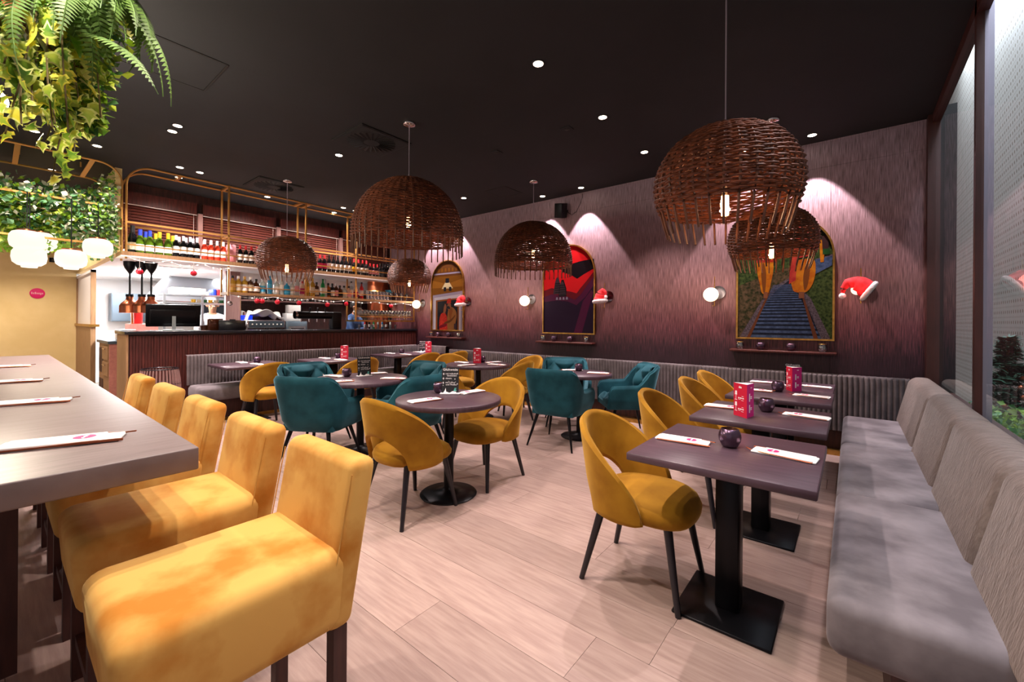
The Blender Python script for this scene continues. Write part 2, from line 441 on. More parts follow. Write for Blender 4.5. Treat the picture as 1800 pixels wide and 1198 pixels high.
# ---- wallpaper wall
def wallpaper():
    m = bpy.data.materials.new('wallpaper'); m.use_nodes = True
    nt = m.node_tree; N = nt.nodes; L = nt.links; b = N['Principled BSDF']
    b.inputs['Roughness'].default_value = .5; b.inputs['Specular IOR Level'].default_value = .4
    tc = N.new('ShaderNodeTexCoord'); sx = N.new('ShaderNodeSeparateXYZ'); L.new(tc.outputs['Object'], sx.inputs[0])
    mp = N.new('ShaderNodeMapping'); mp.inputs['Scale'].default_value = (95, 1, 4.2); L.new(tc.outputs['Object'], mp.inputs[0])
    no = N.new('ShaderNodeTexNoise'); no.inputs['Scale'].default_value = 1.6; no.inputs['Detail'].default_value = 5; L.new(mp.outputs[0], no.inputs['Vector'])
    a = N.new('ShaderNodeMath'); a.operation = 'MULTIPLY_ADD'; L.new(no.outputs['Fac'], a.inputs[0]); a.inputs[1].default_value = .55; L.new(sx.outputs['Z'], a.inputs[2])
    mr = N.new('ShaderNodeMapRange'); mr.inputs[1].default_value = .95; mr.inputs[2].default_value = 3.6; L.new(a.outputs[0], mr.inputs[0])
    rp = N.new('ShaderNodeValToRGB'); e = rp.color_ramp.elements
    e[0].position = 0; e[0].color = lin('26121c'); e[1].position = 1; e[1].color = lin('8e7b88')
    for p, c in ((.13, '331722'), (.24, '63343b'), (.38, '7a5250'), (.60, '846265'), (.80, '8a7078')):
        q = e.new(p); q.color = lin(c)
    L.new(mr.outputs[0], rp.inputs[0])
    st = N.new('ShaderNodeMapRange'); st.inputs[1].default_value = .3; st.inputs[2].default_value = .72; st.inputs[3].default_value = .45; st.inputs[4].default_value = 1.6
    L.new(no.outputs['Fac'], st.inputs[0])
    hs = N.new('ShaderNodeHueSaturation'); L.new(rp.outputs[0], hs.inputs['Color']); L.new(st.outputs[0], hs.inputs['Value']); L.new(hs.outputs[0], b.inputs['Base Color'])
    bp = N.new('ShaderNodeBump'); bp.inputs['Strength'].default_value = .25; bp.inputs['Distance'].default_value = .01; L.new(no.outputs['Fac'], bp.inputs['Height']); L.new(bp.outputs[0], b.inputs['Normal'])
    MATS['wallpaper'] = m
wallpaper()
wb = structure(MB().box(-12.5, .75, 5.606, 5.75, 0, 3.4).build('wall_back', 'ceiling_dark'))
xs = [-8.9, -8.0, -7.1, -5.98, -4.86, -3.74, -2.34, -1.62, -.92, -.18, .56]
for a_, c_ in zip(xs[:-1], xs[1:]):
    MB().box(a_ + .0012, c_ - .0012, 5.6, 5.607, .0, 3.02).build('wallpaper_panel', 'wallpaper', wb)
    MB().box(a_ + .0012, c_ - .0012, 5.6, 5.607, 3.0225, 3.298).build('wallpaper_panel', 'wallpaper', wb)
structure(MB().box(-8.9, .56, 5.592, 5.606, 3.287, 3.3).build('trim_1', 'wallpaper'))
# ---- yellow wall at the far left, and the wall over the kitchen pass
structure(MB().box(-11.35, -11.2, -3.2, 1.0, 0, 3.3).build('wall_left', 'yellow_wall'))
structure(MB().box(-11.2, -7.4, 1.0, 1.07, 2.18, 3.3).build('wall_pass', 'yellow_wall'))
# ---- kitchen shell
structure(MB().box(-12.5, -7.4, 1.07, 5.6, 2.2, 2.26).build('ceiling_kitchen', 'white_wall'))
structure(MB().box(-12.6, -12.5, 1.0, 5.6, 0, 2.26).build('wall_kitchen_back', 'white_wall'))
structure(MB().box(-12.5, -11.36, .93, 1.0, 0, 2.2).build('wall_kitchen_side', 'white_wall'))
structure(MB().box(-12.5, -7.14, 1.0, 5.6, -.1, -.002).build('floor_kitchen', 'passage_floor'))
structure(MB().box(-12.5, -8.98, 4.2, 4.26, 0, 2.2).build('wall_kitchen_divider', 'white_wall'))
for i, (x, yy) in enumerate(((-8.9, 1.9), (-10.6, 1.9), (-10.6, 3.2))):
    t = thing('ceiling_panel_light', ['white light panel in the kitchen ceiling nearest the bar', 'white light panel in the kitchen ceiling behind the copper lamps', 'white light panel in the kitchen ceiling above the chef'][i], 'ceiling light', (x, yy, 2.2))
    MB().box(-.3, .3, -.3, .3, -.014, 0).build('frame', 'white_paint', t)
    MB().box(-.27, .27, -.27, .27, -.016, -.0141).build('diffuser', 'kitchen_light', t)
    area('kitchen_panel_light', (x, yy, 2.17), (0, 0, 0), .54, .54, 130, (1, .98, .97))
# half-height side of the pass with frosted pane
cb = thing('pass_side_cabinet', 'wood panelled half wall with a frosted pane above, beside the yellow wall', 'partition', (-10.3, 1.0, 0))
MB().box(-.9, .9, 0, .06, 0, 1.22).build('panel', 'tan_wood', cb)
MB().box(-.92, .92, -.02, .1, 1.22, 1.26).build('ledge', 'brass', cb)
MB().box(-.9, .88, .02, .035, 1.26, 2.09).build('pane', 'white_paint', cb)
for x in (-.9, .86): MB().box(x, x + .04, .0, .06, 1.26, 2.13).build('frame_post', 'tan_wood', cb)
MB().box(-.9, .9, 0, .06, 2.09, 2.13).build('frame_rail', 'white_paint', cb)
lc = thing('service_cabinet', 'low wooden drawer cabinet with pink end panel at the bar entrance', 'cabinet', (-8.9, 1.1, 0))
MB().box(-.5, .47, 0, .5, 0, .98).build('body', 'tan_wood', lc)
MB().box(.47, .5, -.01, .5, 0, .98).build('end_panel', 'pink_stone', lc)
MB().box(-.52, .53, -.03, .52, .98, 1.02).build('worktop', 'steel_dark', lc)
for k, z in enumerate((.74, .5)):
    d = MB().box(-.05, .42, -.02, 0, z, z + .2).build('drawer', 'tan_wood', lc)
    MB().rbar((.08, -.035, z + .16), (.3, -.035, z + .16), .012, .012).build('handle', 'chrome', d)
MB().box(-.46, -.1, -.006, 0, .12, .42).build('niche_shade', 'dark_wood', lc)  # two thin dark plates paint the shade of open niches, no recess behind
MB().box(-.46, -.1, -.006, 0, .52, .9).build('niche_shade', 'dark_wood', lc)
pk = MB().box(-9.35, -8.95, 1.4, 1.75, 0, 1.27).build('pink_plinth', 'pink_stone'); tag(pk, 'tall pink stone block behind the drawer cabinet', 'plinth')
pt = tag(MB().lathe([(.001, 0), (.055, 0), (.062, .2), (.055, .2), (.05, .01), (.001, .01)], 14).build('cup_stack', 'bottle_red', None, (-9.1, 1.52, 1.27)), 'red tumbler on the pink block by the kitchen pass', 'tumbler')
tag(MB().lathe([(.001, 0), (.045, 0), (.05, .22), (.001, .22)], 14).build('canister', 'bottle_amber', None, (-9.25, 1.5, 1.27)), 'orange canister beside the red tumbler', 'canister')
bx = thing('steel_dispenser', 'steel box dispenser standing on the drawer cabinet', 'dispenser', (-8.65, 1.3, 1.02))
MB().rbox(-.14, .14, -.1, .1, 0, .17, .012).build('body', 'steel', bx); MB().box(-.2, -.14, -.05, .05, .0, .08).build('spout', 'black_metal', bx)

# ---- window wall on the right
def window():
    F = 'window_frame'
    structure(MB().box(.545, .63, 5.49, 5.6, 0, 3.3).build('trim_2', F))
    structure(MB().box(.575, .61, 3.72, 3.77, .6, 3.3).build('trim_3', F))
    structure(MB().box(.61, .65, 3.725, 3.765, .6, 3.3).build('trim_4', 'alu'))
    structure(MB().box(.575, .63, -1.2, 5.6, 3.22, 3.3).build('trim_5', F))
    structure(MB().box(.54, .70, -1.2, 5.6, .0, .70).build('wall_right', F))
    structure(MB().box(.53, .72, -1.2, 5.44, .70, .73).build('trim_6', 'dark_wood'))
    structure(MB().add([(.6, 5.49, .73), (.6, 3.77, .73), (.6, 3.77, 3.22), (.6, 5.49, 3.22)], [(0, 1, 2, 3)]).build('window_1', 'window_glass'))
    structure(MB().add([(.6, 3.72, .73), (.6, -1.2, .73), (.6, -1.2, 3.22), (.6, 3.72, 3.22)], [(0, 1, 2, 3)]).build('window_2', 'window_glass'))
window()
# passage outside: patterned pale wall, floor, ceiling
def dotted():
    m = bpy.data.materials.new('dotted_wall'); m.use_nodes = True
    nt = m.node_tree; N = nt.nodes; L = nt.links; b = N['Principled BSDF']; b.inputs['Roughness'].default_value = .6
    tc = N.new('ShaderNodeTexCoord'); sx = N.new('ShaderNodeSeparateXYZ'); L.new(tc.outputs['Object'], sx.inputs[0])
    def fr(sock, s, off=0.):
        a = N.new('ShaderNodeMath'); a.operation = 'MULTIPLY_ADD'; L.new(sock, a.inputs[0]); a.inputs[1].default_value = s; a.inputs[2].default_value = off
        f = N.new('ShaderNodeMath'); f.operation = 'FRACT'; L.new(a.outputs[0], f.inputs[0])
        c = N.new('ShaderNodeMath'); c.operation = 'SUBTRACT'; L.new(f.outputs[0], c.inputs[0]); c.inputs[1].default_value = .5
        q = N.new('ShaderNodeMath'); q.operation = 'MULTIPLY'; L.new(c.outputs[0], q.inputs[0]); L.new(c.outputs[0], q.inputs[1]); return q.outputs[0]
    u = fr(sx.outputs['Y'], 1 / .075); v = fr(sx.outputs['Z'], 1 / .11)
    ad = N.new('ShaderNodeMath'); ad.operation = 'ADD'; L.new(u, ad.inputs[0]); L.new(v, ad.inputs[1])
    lt = N.new('ShaderNodeMath'); lt.operation = 'LESS_THAN'; L.new(ad.outputs[0], lt.inputs[0]); lt.inputs[1].default_value = .028
    u2 = fr(sx.outputs['Y'], 1 / .0375); v2 = fr(sx.outputs['Z'], 1 / .11, .5)
    ad2 = N.new('ShaderNodeMath'); ad2.operation = 'ADD'; L.new(u2, ad2.inputs[0]); L.new(v2, ad2.inputs[1])
    lt2 = N.new('ShaderNodeMath'); lt2.operation = 'LESS_THAN'; L.new(ad2.outputs[0], lt2.inputs[0]); lt2.inputs[1].default_value = .010
    mxx = N.new('ShaderNodeMath'); mxx.operation = 'MAXIMUM'; L.new(lt.outputs[0], mxx.inputs[0]); L.new(lt2.outputs[0], mxx.inputs[1])
    mx = N.new('ShaderNodeMix'); mx.data_type = 'RGBA'; L.new(mxx.outputs[0], mx.inputs[0]); mx.inputs[6].default_value = lin('b3b2ac'); mx.inputs[7].default_value = lin('6b5a48')
    L.new(mx.outputs[2], b.inputs['Base Color']); MATS['dotted_wall'] = m
dotted()
structure(MB().box(1.3, 1.4, -1.2, 16, -.1, 5.7).build('wall_passage', 'dotted_wall'))
structure(MB().box(.7, 1.4, -1.2, 16, -.1, 0).build('floor_passage', 'passage_floor'))

# ================================================================== BAR
bar = thing('bar_counter', 'long bar with reeded dark wood front and black stone top', 'bar', (-7.06, 1.07, 0))
MB().box(-.6, -.03, .02, 4.51, 0, 1.15).build('body', 'dark_wood', bar)
b = MB()
n = 150
for k in range(n):
    y0 = .03 + k * (4.48 / n); b.box(-.03, -.006 - .006 * (k % 2), y0 + .002, y0 + 4.48 / n - .002, .06, 1.13)
b.build('reeded_front', 'red_wood', bar, kind='stuff')
MB().box(-.62, 0, 0, .02, 0, 1.15).build('end_panel', 'tan_wood', bar)
MB().rbox(-.66, .03, -.02, 4.515, 1.15, 1.19, .006).build('worktop', 'counter_black', bar)
MB().box(-.03, .3, .0, .6, 0, .16).build('foot_plinth', 'dark_wood', bar)
MB().box(.3, .306, .0, .6, .02, .14).build('plinth_strip', 'brass', bar)
# gilded shelf frame above the bar
fr = thing('bar_shelf_frame', 'gilded metal shelf frame hanging over the bar', 'shelf', (-7.05, 1.06, 0))
Z1, Z2, Z3 = 2.17, 1.735, 1.345
g = .022
def bar_piece(name, p0, p1, w=g): return MB().rbar(p0, p1, w, w).build(name, 'gold_paint', fr)
for x in (0, -.3):
    pts = [(x, 0, 2.1), (x, 0, 3.03)] + [(x, .25 - .25 * math.cos(t), 3.03 + .25 * math.sin(t)) for t in [PI / 2 * k / 8 for k in range(1, 9)]] + [(x, 4.5, 3.28)]
    MB().tube(pts, .012, 6).build('top_loop', 'gold_paint', fr)
    bar_piece('rail', (x, .0, 2.56), (x, 4.5, 2.56)); 
for x, yy, z0 in ((0, 1.11, 1.70), (-.3, 1.11, 1.70), (0, 2.22, 1.70), (-.3, 2.22, 1.7), (0, 3.13, Z3), (-.3, 3.13, Z3), (0, 4.44, Z3), (-.3, 4.44, Z3)):
    bar_piece('post', (x, yy, z0), (x, yy, 3.29))
for yy in (.55, 1.11, 2.16, 2.28, 3.13, 4.44):
    bar_piece('cross_bar', (0, yy, 3.28), (-.3, yy, 3.28), .03); 
    if yy > 1: bar_piece('cross_bar', (0, yy, 2.56), (-.3, yy, 2.56), .018)
bar_piece('guard_rail', (.0, 0, Z1 + .11), (.0, 4.5, Z1 + .11), .016)
bar_piece('guard_rail', (.0, 1.11, Z2 + .10), (.0, 4.45, Z2 + .10), .014)
bar_piece('guard_rail', (.0, 3.13, Z3 + .08), (.0, 4.45, Z3 + .08), .014)
MB().box(-.33, .02, -.05, 4.52, Z1 - .03, Z1 + .02).build('upper_board', 'tan_wood', fr)
MB().box(-.33, .02, -.05, 4.52, Z1 - .045, Z1 - .03).build('board_lining', 'white_paint', fr)
MB().box(-.32, .015, 1.1, 4.46, Z2 - .02, Z2 + .018).build('middle_board', 'tan_wood', fr)
MB().box(-.32, .015, 3.12, 4.46, Z3 - .012, Z3 + .014).build('lower_board', 'brass', fr)
# blinds on the wall above the pass
structure(MB().box(-8.14, -8.06, 1.07, 5.6, 2.26, 3.3).build('wall_soffit', 'dark_wood'))
BL = [(1.12, 2.02), (2.1, 3.18), (3.26, 4.36), (4.44, 5.5)]
for i, (y0, y1) in enumerate(BL):
    t = thing('venetian_blind', ['dark red venetian blind above the blue-capped bottles', 'dark red venetian blind above the red-capped bottles', 'dark red venetian blind right of the ball wicker lamp cord', 'dark red venetian blind mostly behind the wide wicker lamp'][i], 'blind', (-8.0, (y0 + y1) / 2, 0))
    h = (y1 - y0) / 2
    MB().box(-.04, .03, -h, h, 2.98, 3.16).build('head_rail', 'red_wood', t)
    MB().rbar((.035, -h, 2.975), (.035, h, 2.975), .008, .01).build('rail_edge', 'cord_white', t)
    sl = MB(); sl.M = Matrix.Rotation(R(58), 4, 'Y'); sl.box(-.024, .024, -h, h, -.0015, .0015); me = sl.mesh('slat', 'blind')
    for k in range(19): link('slat', me, t, (0, 0, 2.95 - k * .041))
    for q in (-.72, 0, .72): MB().cyl((.03, q * h, 2.2), (.03, q * h, 2.97), .0025, n=5).build('ladder_cord', 'red_wood', t)
    MB().cyl((.045, h * .9, 2.42), (.045, h * .9, 2.97), .003, n=5).build('pull_cord', 'cord_white', t)
    MB().cyl((.045, h * .9, 2.38), (.045, h * .9, 2.43), .009, .005, n=8).build('cord_knob', 'cord_white', t)
for yy in (2.06, 3.22, 4.4): structure(MB().box(-8.03, -7.94, yy - .03, yy + .03, 2.2, 3.0).build('trim_7', 'mauve_wood'))
# back bar
structure(MB().box(-8.58, -8.5, 2.58, 2.8, 0, 2.2).build('wall_column', 'mauve_wood'))
bb = thing('back_bar', 'dark wooden back bar cabinet with one glass shelf behind the counter', 'cabinet', (-8.75, 2.8, 0))
MB().box(-.2, -.15, 0, 2.78, 0, 2.2).build('back_panel', 'dark_wood', bb)
MB().box(-.15, .4, 0, 2.78, 0, .9).build('base', 'dark_wood', bb)
MB().box(-.15, .42, 0, 2.78, .9, .93).build('worktop', 'steel', bb)
MB().box(-.15, .15, .02, 2.0, 1.70, 1.725).build('shelf', 'mauve_wood', bb)
MB().box(.1, .2, 0, 2.78, 1.93, 2.2).build('fascia', 'white_paint', bb)
MB().box(-.15, .2, 0, .03, .93, 1.93).build('side', 'tan_wood', bb)

# work lights over the bar aisle
for y_, l_ in ((3.0, 'recessed work light over the coffee machine'), (4.1, 'recessed work light over the beer tap aisle'), (5.0, 'recessed work light before the copper column')):
    t = thing('aisle_downlight', l_, 'downlight', (-7.95, y_, 2.2), 0, 'work lights behind the bar')
    MB().lathe([(.04, -.001), (.05, -.004), (.055, 0)], 20).build('trim_ring', 'white_paint', t); MB().lathe([(.001, -.002), (.04, -.002)], 20).build('diffuser', 'downlight_glow', t)
    spot('aisle_spot', (-7.95, y_, 2.18), 42, 130, .6, (1, .93, .88), .03)

# ================================================================== BENCHES
def flutes(x0, x1, z0, z1, pitch=.036, depth=.03, r=.02):
    """fluted pad in local x-z, bulging to -y, with a rounded top edge"""
    b = MB(); n = max(2, int(round((x1 - x0) / pitch))); p = (x1 - x0) / n; K = 5
    prof = [(0, z0), (-depth, z0 + .01), (-depth, z1 - r)] + [(-depth + r * (1 - math.cos(t)) * 1.0, z1 - r + r * math.sin(t)) for t in (PI / 6, PI / 3, PI / 2)] + [(depth * 1.2, z1)]
    for k in range(n):
        vs = []; fs = []
        for i in range(K + 1):
            u = i / K; x = x0 + (k + u) * p; d = .017 * math.sin(PI * u) ** .6
            for (yy, z) in prof: vs.append((x, yy - d, z))
        m = len(prof)
        for i in range(K):
            for j in range(m - 1): fs.append((i * m + j, (i + 1) * m + j, (i + 1) * m + j + 1, i * m + j + 1))
        b.add(vs, fs, 0, True)
    return b
# bench along the bar (faces +x): local y runs along world y
bb2 = thing('bar_bench', 'grey upholstered bench with fluted back along the bar front', 'bench', (-7.0, 1.66, 0))
MB().box(.02, .5, .02, 3.85, .05, .30).build('base', 'dark_wood', bb2)
MB().box(.02, .47, .02, 3.85, 0, .05).build('brass_plinth', 'brass', bb2)
for k, (y0, y1) in enumerate(((0, 1.28), (1.28, 2.56), (2.56, 3.86))):
    MB().rbox(.06, .58, y0 + .004, y1 - .004, .29, .47, .045, 4).build('seat_cushion', 'seat_grey', bb2)
for k, (y0, y1) in enumerate(((-.02, .95), (.95, 1.92), (1.92, 2.88), (2.88, 3.8))):
    f = flutes(-(y1 - y0) / 2 + .003, (y1 - y0) / 2 - .003, .46, .87, .04, .05)
    o = f.build('back_pad', 'corduroy', bb2, (.07, (y0 + y1) / 2, 0), R(90), kind='stuff')
# short return of the bench along the back wall
br = thing('corner_bench', 'short grey bench return in the corner under the couple picture', 'bench', (-6.4, 5.1, 0))
MB().box(-.0, .35, 0, .4, .05, .3).build('base', 'dark_wood', br)
MB().rbox(0, .36, -.02, .4, .29, .47, .045, 4).build('seat_cushion', 'seat_grey', br)
flutes(.0, .36, .46, .87, .04, .05).build('back_pad', 'corduroy', br, (0, .42, 0), 0, kind='stuff')
flutes(.12, .59, .47, .87, .04, .05).build('back_pad', 'corduroy', bb2, (0, 3.86, 0), 0, kind='stuff')
# fluted dado along the wallpaper wall
da = thing('fluted_dado', 'grey fluted upholstered panel along the foot of the wallpaper wall', 'panelling', (0, 5.53, 0))
xs = [-5.95, -4.72, -3.48, -2.24, -1.0, .44]
for a_, c_ in zip(xs[:-1], xs[1:]):
    flutes(a_ + .003, c_ - .003, .24, .82, .042, .05).build('fluted_pad', 'corduroy', da, kind='stuff')
MB().box(-6.0, .44, .0, .06, 0, .24).build('plinth', 'dark_wood', da)
MB().box(-6.0, .44, -.09, -.0, 0, .05).build('brass_strip', 'brass', da)
# window bench
wbn = thing('window_bench', 'long grey upholstered bench under the window', 'bench', (0, 1.7, 0))
MB().box(.10, .52, .05, 3.72, 0, .28).build('base', 'dark_wood', wbn)
cuts = [0, 1.16, 2.36, 3.55]
for y0, y1 in zip(cuts[:-1], cuts[1:]):
    MB().rbox(-.06, .46, y0 + .001, y1 - .001, .27, .46, .045, 5).build('seat_cushion', 'seat_grey', wbn)
def lean(z): return .10 * max(0, z - .40) / .45
cuts = [-.4, .55, 1.5, 2.45, 3.72]
for y0, y1 in zip(cuts[:-1], cuts[1:]):
    MB().rbox(.37, .53, y0 + .001, y1 - .001, .40, .86, .06, 5, fn=lambda x, y, z: (x + lean(z) - .05, y, z)).build('back_cushion', 'bench_back', wbn)

# ================================================================== TABLES
def rect_table(label, x0, x1, y0, y1, group='square dining tables'):
    cx = (x0 + x1) / 2; cy = (y0 + y1) / 2; hx = (x1 - x0) / 2; hy = (y1 - y0) / 2
    t = thing('square_table', label, 'table', (cx, cy, 0), 0, group)
    MB().rbox(-hx, hx, -hy, hy, .715, .75, .004, 1).build('tabletop', 'table_top', t)
    MB().rbox(-.05, .05, -.05, .05, .012, .705, .006, 1).build('pedestal', 'black_metal', t)
    MB().box(-.22, .22, -.22, .22, .703, .715).build('top_plate', 'black_metal', t)
    MB().rbox(-.2, .2, -.205, .205, 0, .014, .004, 1).build('base_plate', 'black_metal', t)
    return t
rect_table('square dark wooden table nearest the camera, beside the window bench', -.8, -.09, 1.83, 2.56)
rect_table('square dark table with tall red drinks card, second along the window bench', -.81, -.1, 2.82, 3.52)
rect_table('square dark table third along the window bench', -.82, -.11, 3.85, 4.52)
rect_table('square dark table at the far end of the window bench by the back wall', -.83, -.12, 4.525, 5.2)
rect_table('square dark table at the left end of the bar bench', -6.76, -6.0, 1.84, 2.6)
rect_table('square dark table at the middle of the bar bench', -6.6, -5.85, 2.95, 3.7)
rect_table('square dark table right of the middle on the bar bench', -6.72, -6.02, 4.28, 4.96)
rect_table('square dark table in the far corner of the bar bench', -6.72, -6.02, 4.97, 5.42)
def round_table(label, x, y, r):
    t = thing('round_table', label, 'table', (x, y, 0), 0, 'round dining tables')
    MB().lathe([(.001, .71), (r - .006, .71), (r, .716), (r, .745), (r - .005, .75), (.001, .75)], 56).build('tabletop', 'table_top', t)
    MB().cyl((0, 0, .03), (0, 0, .70), .038, .038, 20).build('pedestal', 'black_metal', t)
    MB().lathe([(.001, .70), (.17, .70), (.17, .71), (.001, .71)], 24).build('top_plate', 'black_metal', t)
    MB().lathe([(.001, 0), (.215, 0), (.22, .008), (.21, .016), (.12, .024), (.05, .04), (.038, .06)], 40).build('base_plate', 'black_metal', t)
    return t
round_table('round dark table nearest the camera with two mustard chairs', -2.44, 2.25, .405)
round_table('round dark table with four teal armchairs on the left', -3.97, 2.42, .47)
round_table('round dark table with mustard chairs near the back corner', -4.1, 4.33, .45)
round_table('round dark table with three teal armchairs in front of the red picture', -2.49, 4.37, .37)
# high table
ht = thing('high_table', 'long high wooden table with five golden stools along it', 'table', (-4.41, 0, 0))
MB().rbox(-2.775, 2.77, -.42, .426, .858, .93, .005, 2).build('tabletop', 'high_top', ht)
for x in (-2.3, 0, 1.92):
    for yy in (-.3, .04): MB().box(x - .04, x + .04, yy - .03, yy + .03, 0, .858).build('leg', 'stool_leg', ht)
    MB().box(x - .03, x + .03, -.27, .01, .79, .858).build('cross_rail', 'stool_leg', ht)

# ================================================================== CHAIRS
def mustard_chair():
    t = thing('mustard_chair', 'x', 'chair', (0, 0, 0), 0, 'mustard velvet shell chairs')
    AM = R(112)
    def sh(u, v):
        a = (u * 2 - 1) * AM; c = math.cos(a / AM * PI / 2)
        top = .43 + .39 * max(c, 0) ** .75
        a0 = R(50)
        low = .375 + (.215 * max(0, math.cos(a / a0 * PI / 2)) ** .5 if abs(a) < a0 else 0)
        z = low + (top - low) * v
        k = 1 + .16 * (z - .42) / .4
        return (.268 * k * math.sin(a), -.03 - .245 * k * math.cos(a) - .05 * max(0, z - .45), z)
    MB().shell(sh, 44, 12, .035).build('back_shell', 'velvet_yellow', t)
    def sup(th, ex=2.7):
        c, s_ = math.cos(th), math.sin(th); return (abs(c) ** ex + abs(s_) ** ex) ** (-1 / ex)
    b = MB(); prof = [(.002, .487), (.3, .487), (.6, .482), (.82, .472), (.94, .455), (1.0, .425), (.985, .395), (.93, .375), (.8, .368), (.002, .368)]
    n = 40; vs = []; fs = []
    for r, z in prof:
        for k in range(n):
            th = 2 * PI * k / n; q = sup(th) * r
            x = .245 * q * math.cos(th); yv = .26 * q * math.sin(th) + .01
            vs.append((x * (1 + .08 * yv / .26), yv, z - (.02 * max(0, yv / .26) ** 3)))
    for i in range(len(prof) - 1):
        for k in range(n): fs.append((i * n + k, (i + 1) * n + k, (i + 1) * n + (k + 1) % n, i * n + (k + 1) % n))
    b.add(vs, fs, 0, True); b.build('seat', 'velvet_yellow', t)
    for sx in (-1, 1):
        for sy in (-1, 1):
            MB().cyl((sx * .165, sy * .165, .385), (sx * .225, sy * .235 - (.02 if sy < 0 else 0), 0), .022, .0135, 12).build('leg', 'black_wood', t)
    return t
def teal_chair():
    t = thing('teal_armchair', 'x', 'armchair', (0, 0, 0), 0, 'teal velvet armchairs')
    W, Y0, Y1, rc = .275, -.24, .27, .15
    path = []
    L1 = Y1 - (Y0 + rc); La = rc * PI / 2; L2 = 2 * (W - rc); tot = 2 * L1 + 2 * La + L2
    def pt(s):
        if s < L1: return (-W, Y1 - s), (-1, 0)
        s -= L1
        if s < La:
            a = s / rc; return (-W + rc - rc * math.cos(a), Y0 + rc - rc * math.sin(a)), (-math.cos(a), -math.sin(a))
        s -= La
        if s < L2: return (-W + rc + s, Y0), (0, -1)
        s -= L2
        if s < La:
            a = s / rc; return (W - rc + rc * math.sin(a), Y0 + rc - rc * math.cos(a)), (math.sin(a), -math.cos(a))
        s -= La
        return (W, Y0 + rc + s), (1, 0)
    def ztop(s):
        d = abs(s - tot / 2)                    # distance from the middle of the back
        h = L2 / 2 + La * .35
        if d < h: return .83
        if d < h + .20:
            q = (d - h) / .20; return .83 - .225 * (q * q * (3 - 2 * q))
        q = (d - h - .2) / (tot / 2 - h - .2); return .605 - .012 * q - (.05 * max(0, (q - .85) / .15) ** 2)
    def sh(u, v):
        s = u * tot; (x, yv), (nx, ny) = pt(s); z = .355 + (ztop(s) - .355) * v
        q = (z - .42); o = .10 * q + (.05 * q if ny < -.5 else 0)
        tp = -.035 * max(0, .45 - z) / .1
        return (x + nx * (o + tp), yv + ny * (o * 1.5 + tp), z)
    MB().shell(sh, 60, 10, .045).build('shell', 'velvet_teal', t)
    MB().tube([Vector(sh(k / 80, 1.0)) + Vector((0, 0, .014)) for k in range(81)], .009, 6).build('piping', 'velvet_teal', t)
    def tuft(x, z, a=.145, c=.145):
        p = abs(math.sin(PI * (x / a + z / c) * .5)); q = abs(math.sin(PI * (x / a - z / c) * .5))
        return (p * q) ** .5
    def bk(u, v):
        x = (u - .5) * .47; z = .44 + v * .39; e = min(1, 7 * min(u, 1 - u), 6 * min(v, 1 - v)) ** .6
        return (x * (1 + .06 * v), -.215 - .15 * (z - .42) - .03 * v * v + .075 * tuft(x, z - .64) * e + .025 * e + .12 * abs(x / .26) ** 4, z)
    MB().grid(bk, 44, 36).build('tufted_back', 'velvet_teal', t)
    for bx, bz in ((0, .64), (-.145, .64), (.145, .64), (-.0725, .7125), (.0725, .7125), (-.0725, .5675), (.0725, .5675)):
        MB().sphere((bx * 1.03, -.215 - .15 * (bz - .42) + .015 + .12 * abs(bx / .26) ** 4, bz), .011, 8).build('button', 'velvet_teal', t)
    def st(u, v):
        x = (u - .5) * .49; yv = -.2 + v * .48; e = min(1, 7 * min(u, 1 - u), 7 * min(v, 1 - v))
        return (x, yv + .01 * e, .40 + .06 * e ** .5 + .05 * tuft(x, yv) * e)
    b = MB().grid(st, 36, 36); b.box(-.24, .24, -.2, .275, .345, .402); b.build('tufted_seat', 'velvet_teal', t)
    for sx in (-1, 1):
        for sy in (-1, 1):
            MB().cyl((sx * .18, sy * .17, .36), (sx * .265, sy * .265, 0), .02, .009, 10).build('leg', 'black_metal', t)
    return t
def stool():
    t = thing('bar_stool', 'x', 'bar stool', (0, 0, 0), 0, 'golden velvet bar stools along the high table')
    w = .235
    def sf(x, y, z):
        k = (z - .42) / .23
        return (x * (1 + .012 * math.sin(PI * (y + .22) / .46)), y + (.02 * max(0, (y - .15) / .1) * k), z + .012 * math.cos(x / w * PI / 2) * max(0, k))
    MB().rbox(-w, w, -.297, .235, .415, .646, .045, 5, fn=sf).build('seat', 'velvet_gold', t)
    def bf(x, y, z):
        k = (z - .415) / .5
        return (x, y - .085 * k ** 1.2 if k > 0 else y, z + .018 * math.cos(x / w * PI / 2) * max(0, k - .5) * 2)
    MB().rbox(-w, w, -.30, -.215, .415, .905, .032, 4, fn=bf).build('backrest', 'velvet_gold', t)
    for sx in (-1, 1):   # seams
        MB().tube([bf(sx * (w - .004), -.214, z) for z in (.44, .55, .66, .77, .87)], .002, 5).build('seam', 'velvet_gold', t)
    for sx in (-1, 1):
        MB().rbar((sx * .2, -.262, 0), (sx * .2, -.262, .42), .042, .042).build('leg', 'stool_leg', t)
        MB().rbar((sx * .2, .19, 0), (sx * .2, .19, .42), .042, .042).build('leg', 'stool_leg', t)
        MB().rbar((sx * .2, -.24, .20), (sx * .2, .17, .20), .022, .032).build('stretcher', 'stool_leg', t)
    MB().rbar((-.18, .19, .15), (.18, .19, .15), .025, .035).build('footrest', 'stool_leg', t)
    return t
MC = mustard_chair(); TC = teal_chair(); ST = stool()
first = {}
def place(proto, loc, rz, label):
    if proto.name not in first:
        first[proto.name] = 1; proto.location = loc; proto.rotation_euler = (0, 0, rz); proto['label'] = label; return proto
    return dup(proto, loc, rz, label)
KIDS(MC); KIDS(TC); KIDS(ST)
